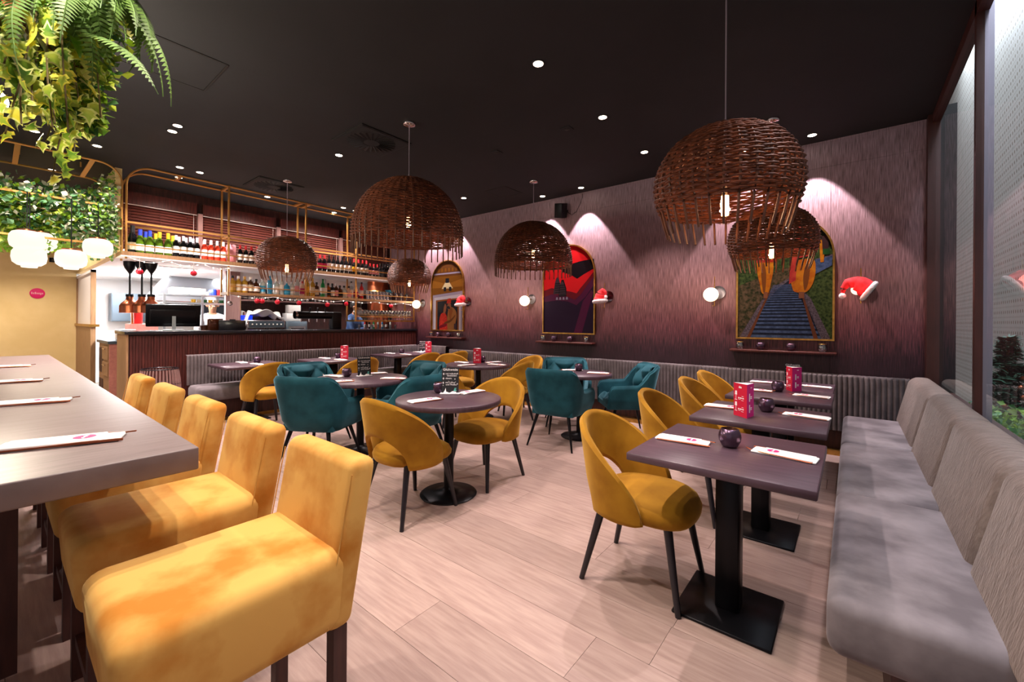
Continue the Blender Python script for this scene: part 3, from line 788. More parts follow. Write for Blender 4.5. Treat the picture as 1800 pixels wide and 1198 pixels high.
def F(a): return face_rz(math.cos(R(a)), math.sin(R(a)))       # facing angle in degrees from +x
for x, y, a, l in (
    (-.85, 2.19, 2, 'mustard velvet chair at the nearest square table'),
    (-.93, 3.2, 2, 'mustard velvet chair second along the window-side tables'),
    (-.93, 4.15, 0, 'mustard velvet chair third along the window-side tables'),
    (-.95, 4.84, -2, 'mustard velvet chair farthest along the window-side tables'),
    (-2.46, 1.90, 92, 'mustard velvet chair seen from behind at the nearest round table'),
    (-2.45, 2.68, -88, 'mustard velvet chair with open back facing us at the nearest round table'),
    (-5.78, 2.2, 180, 'mustard velvet chair at the left end of the bar bench'),
    (-5.62, 3.33, 180, 'mustard velvet chair at the middle bar bench table'),
    (-5.72, 4.62, 175, 'mustard velvet chair at the bar bench table before the corner'),
    (-5.65, 5.2, 180, 'mustard velvet chair farthest back in the bar bench corner'),
    (-4.16, 3.86, 80, 'mustard velvet chair on the near side of the back round table'),
    (-4.72, 4.5, -20, 'mustard velvet chair on the left of the back round table'),
    (-3.62, 4.42, -175, 'mustard velvet chair on the right of the back round table'),
    (-3.86, 4.98, -105, 'mustard velvet chair behind the back round table against the fluted panel')):
    place(MC, (x, y, 0), F(a), l)
for x, y, a, l in (
    (-3.90, 1.97, 120, 'teal velvet armchair with its back to us at the left round table'),
    (-4.68, 2.30, 5, 'teal tufted armchair on the far left of the left round table'),
    (-4.02, 3.12, -85, 'teal tufted armchair facing us behind the left round table'),
    (-3.33, 2.55, 185, 'teal velvet armchair on the right of the left round table'),
    (-2.52, 3.98, 97, 'teal velvet armchair with its back to us before the red picture'),
    (-2.98, 4.85, -55, 'teal tufted armchair behind the round table under the red picture'),
    (-2.12, 4.83, -140, 'teal velvet armchair right of the round table, turned sideways')):
    place(TC, (x, y, 0), F(a), l)
for x, l in ((-1.415, 'golden velvet bar stool nearest the camera'), (-2.055, 'golden velvet bar stool second from the camera'), (-2.76, 'golden velvet bar stool in the middle of the row'),
             (-3.5, 'golden velvet bar stool fourth from the camera'), (-4.27, 'golden velvet bar stool farthest along the high table')):
    place(ST, (x, .405, 0), PI, l)

# ================================================================== WICKER LAMPS
def wicker(kind, label, loc, top):
    """lamp thing at the ceiling point; shade top at height `top`"""
    if kind == 'ball':
        prof = []
        for k in range(25):
            a = PI * .04 + (PI * .60) * k / 24
            prof.append((.372 * math.sin(a) ** .85, .318 * (math.cos(a) - math.cos(PI * .04))))
        fr_ = .15; NR = 32; fl = .30
    else:
        prof = []
        for k in range(25):
            a = PI * .03 + (PI * .50) * k / 24
            prof.append((.53 * math.sin(a) ** .95, .56 * (math.cos(a) - math.cos(PI * .03))))
        fr_ = .13; NR = 44; fl = -.12
    cum = [0]
    for k in range(1, 25): cum.append(cum[-1] + math.hypot(prof[k][0] - prof[k - 1][0], prof[k][1] - prof[k - 1][1]))
    def at(s):
        for k in range(1, 25):
            if cum[k] >= s:
                q = (s - cum[k - 1]) / (cum[k] - cum[k - 1]); return (prof[k - 1][0] + (prof[k][0] - prof[k - 1][0]) * q, prof[k - 1][1] + (prof[k][1] - prof[k - 1][1]) * q)
        return prof[-1]
    t = thing('wicker_lamp', label, 'pendant lamp', loc, 0, 'wicker pendant lamps')
    H = top - loc[2]
    if kind not in WK:
        b = MB(); s = .02; j = 0; rr = random.Random(3)
        while s < cum[-1]:
            r, z = at(s); M_ = NR * 3; pts = []
            A = .0095 * (1 if j % 2 else -1); ph = rr.random() * .1; jz = rr.uniform(-.002, .002)
            for k in range(M_):
                th = 2 * PI * k / M_ + ph
                q = r + A * math.cos(th * NR / 2) + rr.uniform(-.002, .002); pts.append((q * math.cos(th), q * math.sin(th), z + jz + .002 * math.sin(3 * th + j)))
            b.tube(pts, .0066, 4, True); s += .0142; j += 1
        WK[kind] = b.mesh('weave', 'wicker')
        b = MB(); pts = [(r, 0, z) for r, z in prof]; r, z = prof[-1]
        ex = Vector((prof[-1][0] - prof[-3][0], 0, prof[-1][1] - prof[-3][1])).normalized()
        for k in range(1, 5):
            q = fr_ * k / 4; pts.append((r + ex.x * q * .6 - (.02 * fl * (k / 4) ** 2), 0, z + ex.z * q))
        b.tube(pts, lambda u: .0068, 5); WK[kind + 's'] = b.mesh('stake', 'stake')
        b = MB().cyl((0, .006, 0), (0, .006, .06), .028, .03, 14); WK['socket'] = b.mesh('socket', 'chrome')
        WK['bulb'] = MB().lathe([(.02, .07), (.03, .03), (.06, -.01), (.088, -.06), (.09, -.09), (.07, -.14), (.03, -.165), (.001, -.168)], 20).mesh('bulb', 'bulb_glass')
        WK['fil'] = MB().cyl((0, 0, -.12), (0, 0, -.01), .019, .019, 10).mesh('filament', 'filament')
        WK['rose'] = MB().lathe([(.001, -.035), (.02, -.034), (.055, -.028), (.06, -.02), (.06, 0)], 24).mesh('ceiling_rose', 'chrome')
    w_ = link('weave', WK[kind], t, (0, 0, H), kind='stuff')
    for k in range(NR):
        link('stake', WK[kind + 's'], t, (0, 0, H), 2 * PI * k / NR)
    link('ceiling_rose', WK['rose'], t)
    MB().cyl((0, 0, H - .26), (0, 0, 0), .0042, n=6).build('cord', 'grey_cord', t)
    link('socket', WK['socket'], t, (0, -.006, H - .32))
    bu = link('bulb', WK['bulb'], t, (0, 0, H - .36)); link('filament', WK['fil'], bu)
    d = bpy.data.lights.new('lamp_light', 'POINT'); d.energy = 15; d.color = (1, .66, .42); d.shadow_soft_size = .03
    o = bpy.data.objects.new('lamp_light', d); col.objects.link(o); o.location = (loc[0], loc[1], loc[2] + H - .43)
    return t
WK = {}
wicker('ball', 'ball-shaped wicker pendant lamp nearest the camera, top right', (-.56, 2.6, CEIL), 2.43)
wicker('dome', 'wide domed wicker pendant lamp on the left of mid-room', (-3.41, 2.59, CEIL), 2.735)
wicker('ball', 'ball-shaped wicker pendant lamp before the wine shelf', (-6.15, 2.6, CEIL), 2.50)
wicker('dome', 'wide domed wicker pendant lamp before the red picture', (-3.44, 4.72, CEIL), 2.72)
wicker('ball', 'smallest looking wicker pendant lamp by the stemware rack', (-6.15, 4.7, CEIL), 2.45)
wicker('ball', 'ball-shaped wicker pendant lamp before the railway picture', (-.6, 4.69, CEIL), 2.45)

# ---- recessed lights
me_r = MB().lathe([(.038, -.001), (.041, -.004), (.05, -.005), (.053, 0)], 24).mesh('trim_ring', 'black_metal')
me_d = MB().lathe([(.001, -.003), (.038, -.003)], 24).mesh('diffuser', 'downlight_glow')
for x, y, l in DOWNLIGHTS:
    t = thing('downlight', 'recessed ceiling downlight ' + l, 'downlight', (x, y, CEIL), 0, 'recessed ceiling downlights')
    link('trim_ring', me_r, t); link('diffuser', me_d, t)
# ---- swirl air vents, hatches, sensors
def vent(x, y, label):
    t = thing('air_vent', label, 'air vent', (x, y, CEIL))
    MB().box(-.3, .3, -.3, .3, -.012, 0).build('plate', 'ceiling_dark', t)
    MB().box(-.285, .285, -.285, .285, -.016, -.012).build('face', 'ceiling', t)
    MB().lathe([(.001, -.024), (.08, -.023), (.085, -.016)], 24).build('hub', 'ceiling', t)
    MB().lathe([(.09, -.0175), (.25, -.0175)], 32).build('throat', 'ceiling_dark', t)
    b = MB(); b.M = Matrix.Rotation(R(28), 4, 'X'); b.box(.09, .25, -.011, .011, -.001, .001); me = b.mesh('blade', 'ceiling')
    for k in range(24): link('blade', me, t, (0, 0, -.022), 2 * PI * k / 24)
vent(-4.08, 2.6, 'square swirl air vent left of the wide wicker lamp')
vent(-6.55, 2.58, 'square swirl air vent behind the ball wicker lamp cord')
for x, y, sx, sy, l in ((-4.03, .85, .29, .29, 'access hatch in the ceiling beside the near hanging plant'), (-4.1, 4.85, .2, .2, 'small access hatch in the ceiling near the back wall')):
    t = thing('ceiling_hatch', l, 'hatch', (x, y, CEIL))
    for a in (-1, 1):
        MB().box(-sx, sx, a * sy - .006, a * sy + .006, -.004, 0).build('frame_bar', 'ceiling_dark', t)
        MB().box(a * sx - .006, a * sx + .006, -sy, sy, -.004, 0).build('frame_bar', 'ceiling_dark', t)
    MB().box(-sx + .01, sx - .01, -sy + .01, sy - .01, -.003, 0).build('panel', 'ceiling', t)
for x, y, l in ((-2.25, 3.65, 'right one of two small square ceiling sensors'), (-3.2, 3.66, 'left one of two small square ceiling sensors')):
    t = thing('ceiling_sensor', l, 'sensor', (x, y, CEIL)); MB().box(-.05, .05, -.05, .05, -.008, 0).build('plate', 'ceiling', t); MB().lathe([(.001, -.012), (.025, -.012), (.03, -.008)], 16).build('lens', 'ceiling_dark', t)

# ================================================================== PICTURES
HW, SV = .465, .91
def arch(hw=HW, sv=SV, n=28): return [(-hw, 0), (hw, 0)] + [(hw * math.cos(PI * k / n), sv + hw * math.sin(PI * k / n)) for k in range(n + 1)]
for n_, c_ in dict(a_red='c01218', a_dred='7a0d1c', a_purp='2a1030', a_mag='5c1440', a_black='170a12', a_lamp='46323c', a_ochre='86500f', a_ochre2='a8681a', a_glow='ffe7b0', a_white='cfc8d4', a_lilac='a89ab0',
                   a_dark='1c1a22', a_orange='9c6430', a_skin='9a5a3a', a_wall='6a3a14', a_wood='8a4a1a', a_rail='7a4228', a_dkgr='1c2a14', a_trunk='4a2c2c', a_bucket='2a5a28').items():
    mat(n_, tuple(int(int(c_[q:q + 2], 16) * (.66 if n_ != 'a_red' else .85)) for q in (0, 2, 4)), .4, spec=.12)
mat('a_blue', '28344b', .4, spec=.12, c2='3b4863', nscale=30); mat('a_blue2', '0b0e19', .4, spec=.12, c2='161926', nscale=40); mat('a_gravel', '30282c', .4, spec=.12, c2='544951', nscale=60)
mat('a_grass', '111e0b', .4, spec=.12, c2='384421', nscale=40, detail=6); mat('a_grass2', '191e0c', .4, spec=.12, c2='4c3b2b', nscale=36, detail=6)
mat('a_sari', '863e09', .4, spec=.12, c2='9c6110', nscale=14); mat('a_sari2', '781018', .4, spec=.12, c2='8c2e21', nscale=14); mat('a_redcloth', '6e0c0c', .4, spec=.12, c2='8c2618', nscale=40)
def picture(name, label, cx, art):
    t = thing('arched_picture', label, 'picture', (cx, 5.6, 1.165))
    o = arch(); i = arch(HW - .018, SV); b = MB(); n = len(o)
    i[0] = (-HW + .018, .018); i[1] = (HW - .018, .018)
    y0, y1 = -.035, -.0
    vs = [(p[0], y0, p[1]) for p in o] + [(p[0], y0, p[1]) for p in i] + [(p[0], y1, p[1]) for p in o] + [(p[0], y0 + .014, p[1]) for p in i]
    fs = []
    for k in range(n):
        q = (k + 1) % n
        fs += [(k, q, n + q, n + k), (2 * n + q, q, k, 2 * n + k), (n + k, n + q, 3 * n + q, 3 * n + k)]
    b.add(vs, fs); b.build('frame', 'brass', t)
    mats = []; b = MB()
    for k, (pts, m) in enumerate(art):
        if m not in mats: mats.append(m)
        yy = -.018 - k * .0001
        b.add([(p[0], yy, p[1]) for p in pts], [tuple(range(len(pts)))], mats.index(m))
    b.build('print', mats, t)
    return t
def smooth(pts, n=5):
    out = []; P = len(pts)
    for i in range(P):
        a, b, c, d_ = pts[i - 1], pts[i], pts[(i + 1) % P], pts[(i + 2) % P]
        for k in range(n):
            t = k / n
            out.append(tuple(.5 * (2 * b[q] + (c[q] - a[q]) * t + (2 * a[q] - 5 * b[q] + 4 * c[q] - d_[q]) * t * t + (3 * b[q] - a[q] - 3 * c[q] + d_[q]) * t ** 3) for q in (0, 1)))
    return out
def sq(x0, x1, z0, z1): return [(x0, z0), (x1, z0), (x1, z1), (x0, z1)]
IN = arch(HW - .01, SV)
def cut(z0, hw=HW - .012):    # part of the arch above z0
    if z0 < SV: return [(-hw, z0), (hw, z0)] + [(hw * math.cos(PI * k / 24), SV + hw * math.sin(PI * k / 24)) for k in range(25)]
    a = math.asin(min(1, (z0 - SV) / hw)); return [(hw * math.cos(a + (PI - 2 * a) * k / 24), SV + hw * math.sin(a + (PI - 2 * a) * k / 24)) for k in range(25)]
# red evening picture with hanging lantern shapes
red = [(IN, 'a_purp'), ([(-.453, .50), (-.2, .52), (.0, .50), (.15, .44), (.3, .56), (.453, .75)] + cut(.80)[1:-1] + [(-.453, .8)], 'a_mag'), ([(-.453, .58), (-.3, .62), (-.15, .60), (.0, .57), (.12, .52), (.22, .60), (.32, .72), (.453, .88)] + cut(.9)[1:-1] + [(-.453, .9)], 'a_dred'),
       ([(-.453, .68), (-.3, .72), (-.12, .68), (.05, .65), (.15, .62), (.22, .70), (.32, .80), (.453, .95)] + cut(.96)[1:-1] + [(-.453, .96)], 'a_red'),
       ([(.10, .0), (.24, .0), (.36, .4), (.43, .62), (.40, .66), (.26, .5)], 'a_mag'),
       ([(.0, 1.06), (.2, 1.10), (.44, 1.12), (.45, .98), (.36, .94), (.27, .90), (.16, .84), (.06, .90), (-.08, .95), (-.16, 1.03)], 'a_black'),
       ([(-.21, .88), (-.17, .88), (-.15, .8), (-.11, .62), (-.27, .62), (-.24, .8)], 'a_lamp'), ([(-.12, .84), (-.08, .84), (-.03, .70), (-.03, .58), (-.17, .58), (-.16, .7)], 'a_black'), ([(-.13, .81), (-.09, .81), (-.05, .7), (-.04, .6), (-.16, .6), (-.15, .7)], 'a_lamp')]
for k in range(5): red.append((sq(-.24, -.14, .64 + k * .035, .65 + k * .035), 'a_black')); red.append((sq(-.14, -.05, .61 + k * .035, .62 + k * .035), 'a_black'))
for x in (-.2, -.14, -.08, -.02): red.append(([(x - .02, .53), (x + .02, .53), (x + .012, .57), (x - .012, .57)], 'a_lilac'))
picture('red', 'arched picture of a glowing red sky over dark ground, brass frame', -3.40, red)
# couple picture
co = [(IN, 'a_ochre'), (cut(1.06), 'a_wall'), (cut(1.10), 'a_lilac'), (cut(1.13), 'a_wall'),
      ([(-.45, .84), (.45, .84), (.45, 1.0), (.1, .93), (-.1, .93), (-.45, 1.0)], 'a_ochre2'), ([(-.16, .82), (.16, .82), (.06, .94), (-.06, .94)], 'a_glow'), (sq(-.05, .05, .93, 1.02), 'a_dark'), (sq(-.1, -.03, .77, .85), 'a_dark'), (sq(.05, .12, .77, .85), 'a_dark'),
      ([(-.42, .0), (.42, .0), (.42, .76), (-.42, .70)], 'a_lilac'), ([(-.38, 0), (.38, 0), (.38, .70), (-.38, .65)], 'a_white'), ([(-.33, 0), (.33, 0), (.33, .63), (-.33, .60)], 'a_wood'), ([(-.28, 0), (.29, 0), (.29, .6), (-.28, .57)], 'a_dark')]
for k in range(6): co.append(([(-.28 + k * .1, 1.15), (-.22 + k * .1, 1.15), (-.23 + k * .1, 1.22), (-.27 + k * .1, 1.22)], 'a_ochre'))
co += [(smooth([(-.02, .0), (.22, .0), (.23, .12), (.27, .25), (.26, .36), (.2, .43), (.12, .46), (.05, .43), (.02, .34), (.0, .2)]), 'a_orange'), (smooth([(.1, .46), (.16, .40), (.13, .3), (.1, .2), (.06, .3), (.06, .40)]), 'a_wood'),
       (smooth([(-.2, 0), (.0, 0), (.01, .1), (.0, .26), (-.05, .34), (-.12, .36), (-.19, .30), (-.22, .18)]), 'a_redcloth'), (smooth([(-.2, .1), (-.02, .14), (-.02, .09), (-.2, .05)]), 'a_dred'),
       (smooth([(-.08, .13), (.1, .17), (.21, .26), (.235, .31), (.19, .28), (.08, .21), (-.06, .17)]), 'a_wall'), (smooth([(-.11, .34), (-.05, .35), (-.02, .44), (-.025, .5), (-.07, .53), (-.11, .49), (-.12, .42)]), 'a_skin'),
       (smooth([(.03, .41), (.09, .42), (.115, .47), (.10, .53), (.04, .54), (.01, .48)]), 'a_skin'), (smooth([(.0, .45), (.05, .42), (.09, .43), (.07, .47), (.03, .48)]), 'a_dark'),
       ([(-.01, .53), (.12, .54), (.10, .63), (.01, .62)], 'a_redcloth'), (smooth([(-.16, .36), (-.11, .36), (-.09, .46), (-.06, .54), (-.11, .55), (-.155, .48)]), 'a_dark'), (sq(.2, .27, .04, .14), 'a_lamp')]
picture('couple', 'arched picture of a couple, one in a red hat, below a lamp', -6.13, co)
# railway picture
ra = [(IN, 'a_grass2'), ([(.1, 0), (.453, 0), (.453, .95), (.22, .62), (.12, .5)], 'a_grass'), (cut(.86), 'a_dkgr'), ([(-.453, .62), (-.2, .72), (.0, .80), (.453, .86), (.453, 1.0), (-.453, .95)], 'a_grass'),
      ([(-.44, 0), (.44, 0), (.26, .45), (.16, .60), (.20, .68), (.36, .80), (.445, .86), (.445, .80), (.45, .92), (.3, .88), (.08, .70), (-.08, .60), (-.2, .45)], 'a_gravel'),
      ([(-.36, 0), (.36, 0), (.2, .45), (.13, .62), (.2, .70), (.44, .82), (.44, .9), (.3, .87), (.08, .68), (-.04, .58), (-.14, .45)], 'a_blue2')]
zz = .02; hh = .055
while zz < .62:
    w0 = .36 - .42 * zz
    ra.append(([(-w0 + .02 * zz, zz), (w0, zz), (w0 - .01, zz + hh * .55), (-w0 + .012, zz + hh * .55)], 'a_blue')); zz += hh; hh *= .93
ra += [([(.14, .63), (.2, .66), (.44, .80), (.44, .9), (.3, .87)], 'a_blue'), ([(-.36, .0), (-.325, 0), (-.12, .54), (-.135, .54)], 'a_rail'), ([(.29, .0), (.33, .0), (.19, .5), (.175, .5)], 'a_rail'),
       (smooth([(-.2, .53), (-.14, .53), (-.11, .66), (-.09, .8), (-.10, .92), (-.24, .92), (-.25, .78), (-.225, .64)]), 'a_sari'), (smooth([(-.19, .55), (-.17, .55), (-.16, .75), (-.19, .88), (-.21, .75)]), 'a_wood'), ([(-.26, .88), (-.06, .88), (-.08, 1.2), (-.13, 1.27), (-.2, 1.27), (-.26, 1.18)], 'a_sari2'), (sq(-.185, -.145, .47, .54), 'a_skin'),
       (smooth([(.12, .53), (.22, .53), (.28, .63), (.3, .78), (.27, .88), (.1, .86), (.075, .7), (.09, .58)]), 'a_sari'), (smooth([(.2, .55), (.23, .6), (.25, .78), (.22, .84), (.19, .7)]), 'a_wood'), ([(.06, .62), (.12, .66), (.14, .9), (.26, .92), (.29, 1.2), (.22, 1.28), (.14, 1.28), (.08, 1.18)], 'a_sari2'), (sq(.15, .2, .46, .53), 'a_skin'),
       ([(.34, .84), (.37, .84), (.38, 1.08), (.33, 1.08)], 'a_sari'), ([(.36, .95), (.41, .95), (.41, 1.12), (.35, 1.12)], 'a_trunk'), (sq(.36, .42, .92, .98), 'a_bucket')]
picture('railway', 'arched picture of railway sleepers with two people in orange walking', -.605, ra)
# ---- little shelves under the pictures with glasses and candle balls
def candle(label, loc, s=1., group='round dark metal candle holders'):
    t = thing('candle_holder', label, 'candle holder', loc, rnd.random() * 6, group)
    if 'c' not in CN:
        CN['c'] = MB().lathe([(.001, 0), (.028, 0), (.036, .008), (.047, .03), (.05, .05), (.047, .068), (.039, .086), (.036, .088), (.037, .082), (.044, .06), (.043, .03), (.03, .012), (.001, .01)], 24).mesh('bowl', 'candle_metal')
        CN['w'] = MB().lathe([(.001, .074), (.040, .074)], 16).mesh('mosaic_liner', 'candle_gold')
    a = link('bowl', CN['c'], t); b_ = link('mosaic_liner', CN['w'], t); a.scale = b_.scale = (s, s, s)
    return t
CN = {}
me_tum = MB().lathe([(.001, 0), (.028, 0), (.04, .03), (.041, .05), (.033, .085), (.031, .085), (.038, .05), (.036, .03), (.026, .006), (.001, .006)], 16).mesh('tumbler', 'bar_glass')
me_rim = MB().tube([(.0335 * math.cos(2 * PI * k / 20), .0335 * math.sin(2 * PI * k / 20), .085) for k in range(20)], .0025, 5, True).mesh('gold_rim', 'brass')
for cx, nm in ((-6.13, 'couple'), (-3.43, 'red arched'), (-.62, 'railway')):
    s = thing('picture_ledge', 'narrow red wooden ledge under the %s picture' % nm, 'shelf', (cx, 5.6, 1.02))
    MB().rbox(-.5, .5, -.13, 0, 0, .025, .003, 1).build('board', 'red_wood', s); MB().box(-.5, .5, -.012, 0, .025, .035).build('back_lip', 'red_wood', s)
    for dx, w_ in ((-.40, 'left'), (.38, 'right')):
        t = thing('glass_tumbler', 'small glass tumbler on the %s end of the ledge under the %s picture' % (w_, nm), 'glass', (cx + dx, 5.53, 1.045)); link('body', me_tum, t); link('gold_rim', me_rim, t)
    for dx, w_ in ((-.19, 'left'), (.10, 'right')):
        candle('dark metal ball, %s of the two under the %s picture' % (w_, nm), (cx + dx, 5.53, 1.045), .95, 'metal balls on picture ledges')
# ---- sconces
me_disc = MB().lathe([(.001, 0), (.075, 0), (.08, .006), (.08, .012), (.001, .012)], 28).mesh('wall_disc', 'mirror')
def santa(t_, kind):
    lab = {0: 'crumpled santa hat over the wall lamp right of the couple picture', 1: 'santa hat over the wall lamp right of the red picture', 2: 'santa hat with hanging pom-pom on the lamp nearest the window'}[kind]
    h = thing('santa_hat', lab, 'hat', t_); h.scale = (.86, .86, .86)
    # cap: rings along a bent spine; brim a fat white ring; pom a ball
    if kind == 2: sp = [(.10, -.02, -.06), (.05, -.02, .0), (-.02, -.02, .045), (-.09, -.02, .04), (-.13, -.02, -.02), (-.14, -.02, -.09)]; rr = [.10, .10, .075, .05, .03, .018]; d0 = Vector((.75, 0, -.5))
    elif kind == 1: sp = [(-.01, -.02, -.09), (0, -.02, -.03), (.015, -.02, .04), (.04, -.02, .075), (.075, -.02, .05), (.09, -.02, -.005)]; rr = [.105, .10, .075, .05, .033, .02]; d0 = Vector((.1, 0, -1))
    else: sp = [(-.01, -.02, -.08), (-.0, -.02, -.02), (.02, -.02, .04), (.06, -.02, .06), (.085, -.02, .03), (.08, -.02, -.04)]; rr = [.10, .10, .085, .06, .045, .02]; d0 = Vector((.1, 0, -1))
    b = MB(); n = 18; rings = []; S = 20
    def ip(seq, u):
        q = u * (len(seq) - 1); i = min(int(q), len(seq) - 2); f = q - i; a = seq[i]; c = seq[i + 1]
        return a + (c - a) * f
    spv = [Vector(p) for p in sp]
    b.tube([ip(spv, k / S) for k in range(S + 1)], lambda u: ip(rr, u) * (1 + .06 * math.sin(25 * u)), n)
    b.build('cap', 'hat_red', h)
    c0 = spv[0]; ax = d0.normalized(); u_ = ax.cross(Vector((0, 1, 0))).normalized(); v_ = ax.cross(u_)
    MB().tube([c0 + (u_ * math.cos(2 * PI * k / 24) + v_ * math.sin(2 * PI * k / 24)) * .102 for k in range(24)], .028, 8, True).build('fur_brim', 'hat_white', h)
    MB().sphere(spv[-1] + Vector((0, -.01, -.02)), .036, 12).build('pom_pom', 'hat_white', h)
for cx, nm, k in ((-6.91, 'left of the couple picture', None), (-5.60, 'right of the couple picture, under a santa hat', 0), (-4.13, 'left of the red picture', None),
                  (-2.76, 'right of the red picture, under a santa hat', 1), (-1.30, 'left of the railway picture', None), (.07, 'nearest the window, under a santa hat', 2)):
    t = thing('wall_sconce', 'brass wall lamp with white globe ' + nm, 'wall lamp', (cx, 5.6, 1.69))
    o = link('wall_disc', me_disc, t, (.03, -.001, .03)); o.rotation_euler = (R(90), 0, 0)
    MB().cyl((0, -.07, -.14), (0, -.07, .22), .005, n=8).build('rod', 'brass', t)
    MB().cyl((.0, -.07, .03), (.02, -.0, .03), .008, n=8).build('arm', 'brass', t)
    MB().cyl((.0, -.07, -.135), (-.0, -.16, -.135), .005, n=6).build('foot', 'brass', t)
    MB().sphere((-.03, -.12, -.0), .086 if k is None else .05, 24).build('globe', 'globe_glass', t)
    d = bpy.data.lights.new('sconce_light', 'POINT'); d.energy = 3.0 if k is None else 1.2; d.color = (1, .8, .62) if k is None else (1, .25, .2); d.shadow_soft_size = .09
    o = bpy.data.objects.new('sconce_light', d); col.objects.link(o); o.location = (cx - .03, 5.36, 1.69)
    if k is not None: santa((cx - .025, 5.475, 1.725), k)
# ---- speaker high on the wall
t = thing('wall_speaker', 'black loudspeaker high on the wallpaper wall with trailing cable', 'speaker', (-3.47, 5.6, 3.07))
b = MB(); b.M = Matrix.Translation((0, -.13, -.02)) @ Matrix.Rotation(R(14), 4, 'X') @ Matrix.Rotation(R(10), 4, 'Y'); b.rbox(-.07, .07, -.08, .08, -.11, .11, .012, 2); b.build('cabinet', 'black_metal', t)
MB().rbar((0, -.06, 0), (.04, 0, -.01), .03, .03).build('bracket', 'black_metal', t)
MB().tube([(.04, -.004, -.02), (.12, -.004, -.08), (.2, -.004, -.04), (.27, -.004, .08), (.3, -.004, .16), (.3, -.004, .23)], .004, 5).build('cable', 'black_metal', t)

# ================================================================== TABLE SETTINGS
def sleeve_parts():
    P = {}
    P['napkin'] = MB().rbox(-.044, .044, -.122, .126, .0, .010, .004, 2).mesh('napkin', 'napkin')
    P['sleeve'] = MB().rbox(-.045, .045, -.112, .085, .003, .013, .003, 1).mesh('paper_sleeve', 'paper')
    b = MB()
    b.add([(.024 * math.cos(2 * PI * k / 24), .045 + .024 * math.sin(2 * PI * k / 24), .0134) for k in range(24)], [tuple(range(24))]); P['logo'] = b.mesh('logo', 'pink_print')
    b = MB()
    for k in range(6): b.box(-.017 + k * .006, -.013 + k * .006, .0425 - (.002 if k in (1, 4) else 0), .0475 + (.003 if k in (0, 2) else 0), .0134, .0137)
    P['mark'] = b.mesh('logo_lettering', 'white_print')
    P['knife'] = MB().tube([(.049, -.11, .005), (.051, -.03, .006), (.050, .05, .007), (.046, .135, .006)], lambda u: .0025 if u < .6 else .004, 6).mesh('knife', 'copper')
    P['fork'] = MB().tube([(-.049, -.11, .005), (-.052, -.03, .008), (-.049, .06, .010), (-.035, .12, .008), (-.022, .15, .012)], lambda u: .0024, 6).mesh('fork', 'copper')
    return P
SP = sleeve_parts()
def sleeve(label, x, y, z, rz, s=1.):
    t = thing('cutlery_sleeve', label, 'cutlery', (x, y, z), rz, 'white cutlery sleeves')
    t.scale = (s, s, s); link('napkin', SP['napkin'], t); q = link('paper_sleeve', SP['sleeve'], t); link('logo', SP['logo'], q); link('logo_lettering', SP['mark'], q); link('knife', SP['knife'], t); link('fork', SP['fork'], t)
T = .75
def two(desc, x, yl, xr, yr):       # a sleeve on the chair side and one on the bench side
    sleeve('white cutlery sleeve on the chair side of ' + desc, x, yl, T, R(-86)); sleeve('white cutlery sleeve on the bench side of ' + desc, xr, yr, T, R(84))
two('the nearest square table', -.66, 2.185, -.23, 2.235); candle('dark metal candle ball on the nearest square table', (-.452, 2.23, T))
two('the second window-side table', -.70, 3.25, -.22, 3.265); candle('dark metal candle ball on the second window-side table', (-.445, 3.29, T))
two('the third window-side table', -.66, 4.25, -.25, 4.2); candle('dark metal candle ball on the third window-side table', (-.50, 4.33, T))
two('the farthest window-side table', -.68, 4.88, -.26, 4.86)
for l, x, y, a in (('the near edge of the nearest round table', -2.47, 2.03, -10), ('the far edge of the nearest round table', -2.47, 2.53, 178),
                   ('the near edge of the left round table', -3.86, 2.12, -20), ('the right edge of the left round table', -3.66, 2.6, -60), ('the left edge of the left round table', -4.28, 2.3, 100), ('the far edge of the left round table', -4.15, 2.72, 160),
                   ('the left edge of the back round table', -4.38, 4.28, 80), ('the near edge of the back round table', -4.05, 4.05, -10), ('the right edge of the back round table', -3.8, 4.38, -80), ('the far edge of the back round table', -4.05, 4.6, 170),
                   ('the near left edge of the round table under the red picture', -2.55, 4.2, 20), ('the right edge of the round table under the red picture', -2.3, 4.45, -70), ('the far left edge of the round table under the red picture', -2.68, 4.52, 130)):
    sleeve('white cutlery sleeve on ' + l, x, y, T, R(a))
candle('dark metal candle ball on the nearest round table', (-2.66, 2.34, T)); candle('dark metal candle ball on the left round table', (-4.17, 2.38, T)); candle('dark metal candle ball on the back round table', (-4.2, 4.52, T)); candle('dark metal candle ball on the round table under the red picture', (-2.6, 4.53, T))
for l, x, y in (('the left bar bench table', -6.38, 2.2), ('the middle bar bench table', -6.22, 3.3), ('the right bar bench table', -6.37, 4.6)):
    sleeve('white cutlery sleeve on the bench side of ' + l, x - .22, y, T, R(86)); sleeve('white cutlery sleeve on the room side of ' + l, x + .2, y + .04, T, R(-88))
    candle('dark metal candle ball on ' + l, (x - .02, y + .12, T))
sleeve('white cutlery sleeve on the corner bar bench table', -6.45, 5.15, T, R(86))
for l, x, y, a in (('nearest the camera', -2.02, .15, -20), ('second from the camera', -3.1, .11, -16), ('third from the camera', -4.2, .07, -12), ('farthest away', -5.55, .07, -8)):
    sleeve('white cutlery sleeve on the high table, ' + l, x, y, .93, R(a), 1.2)
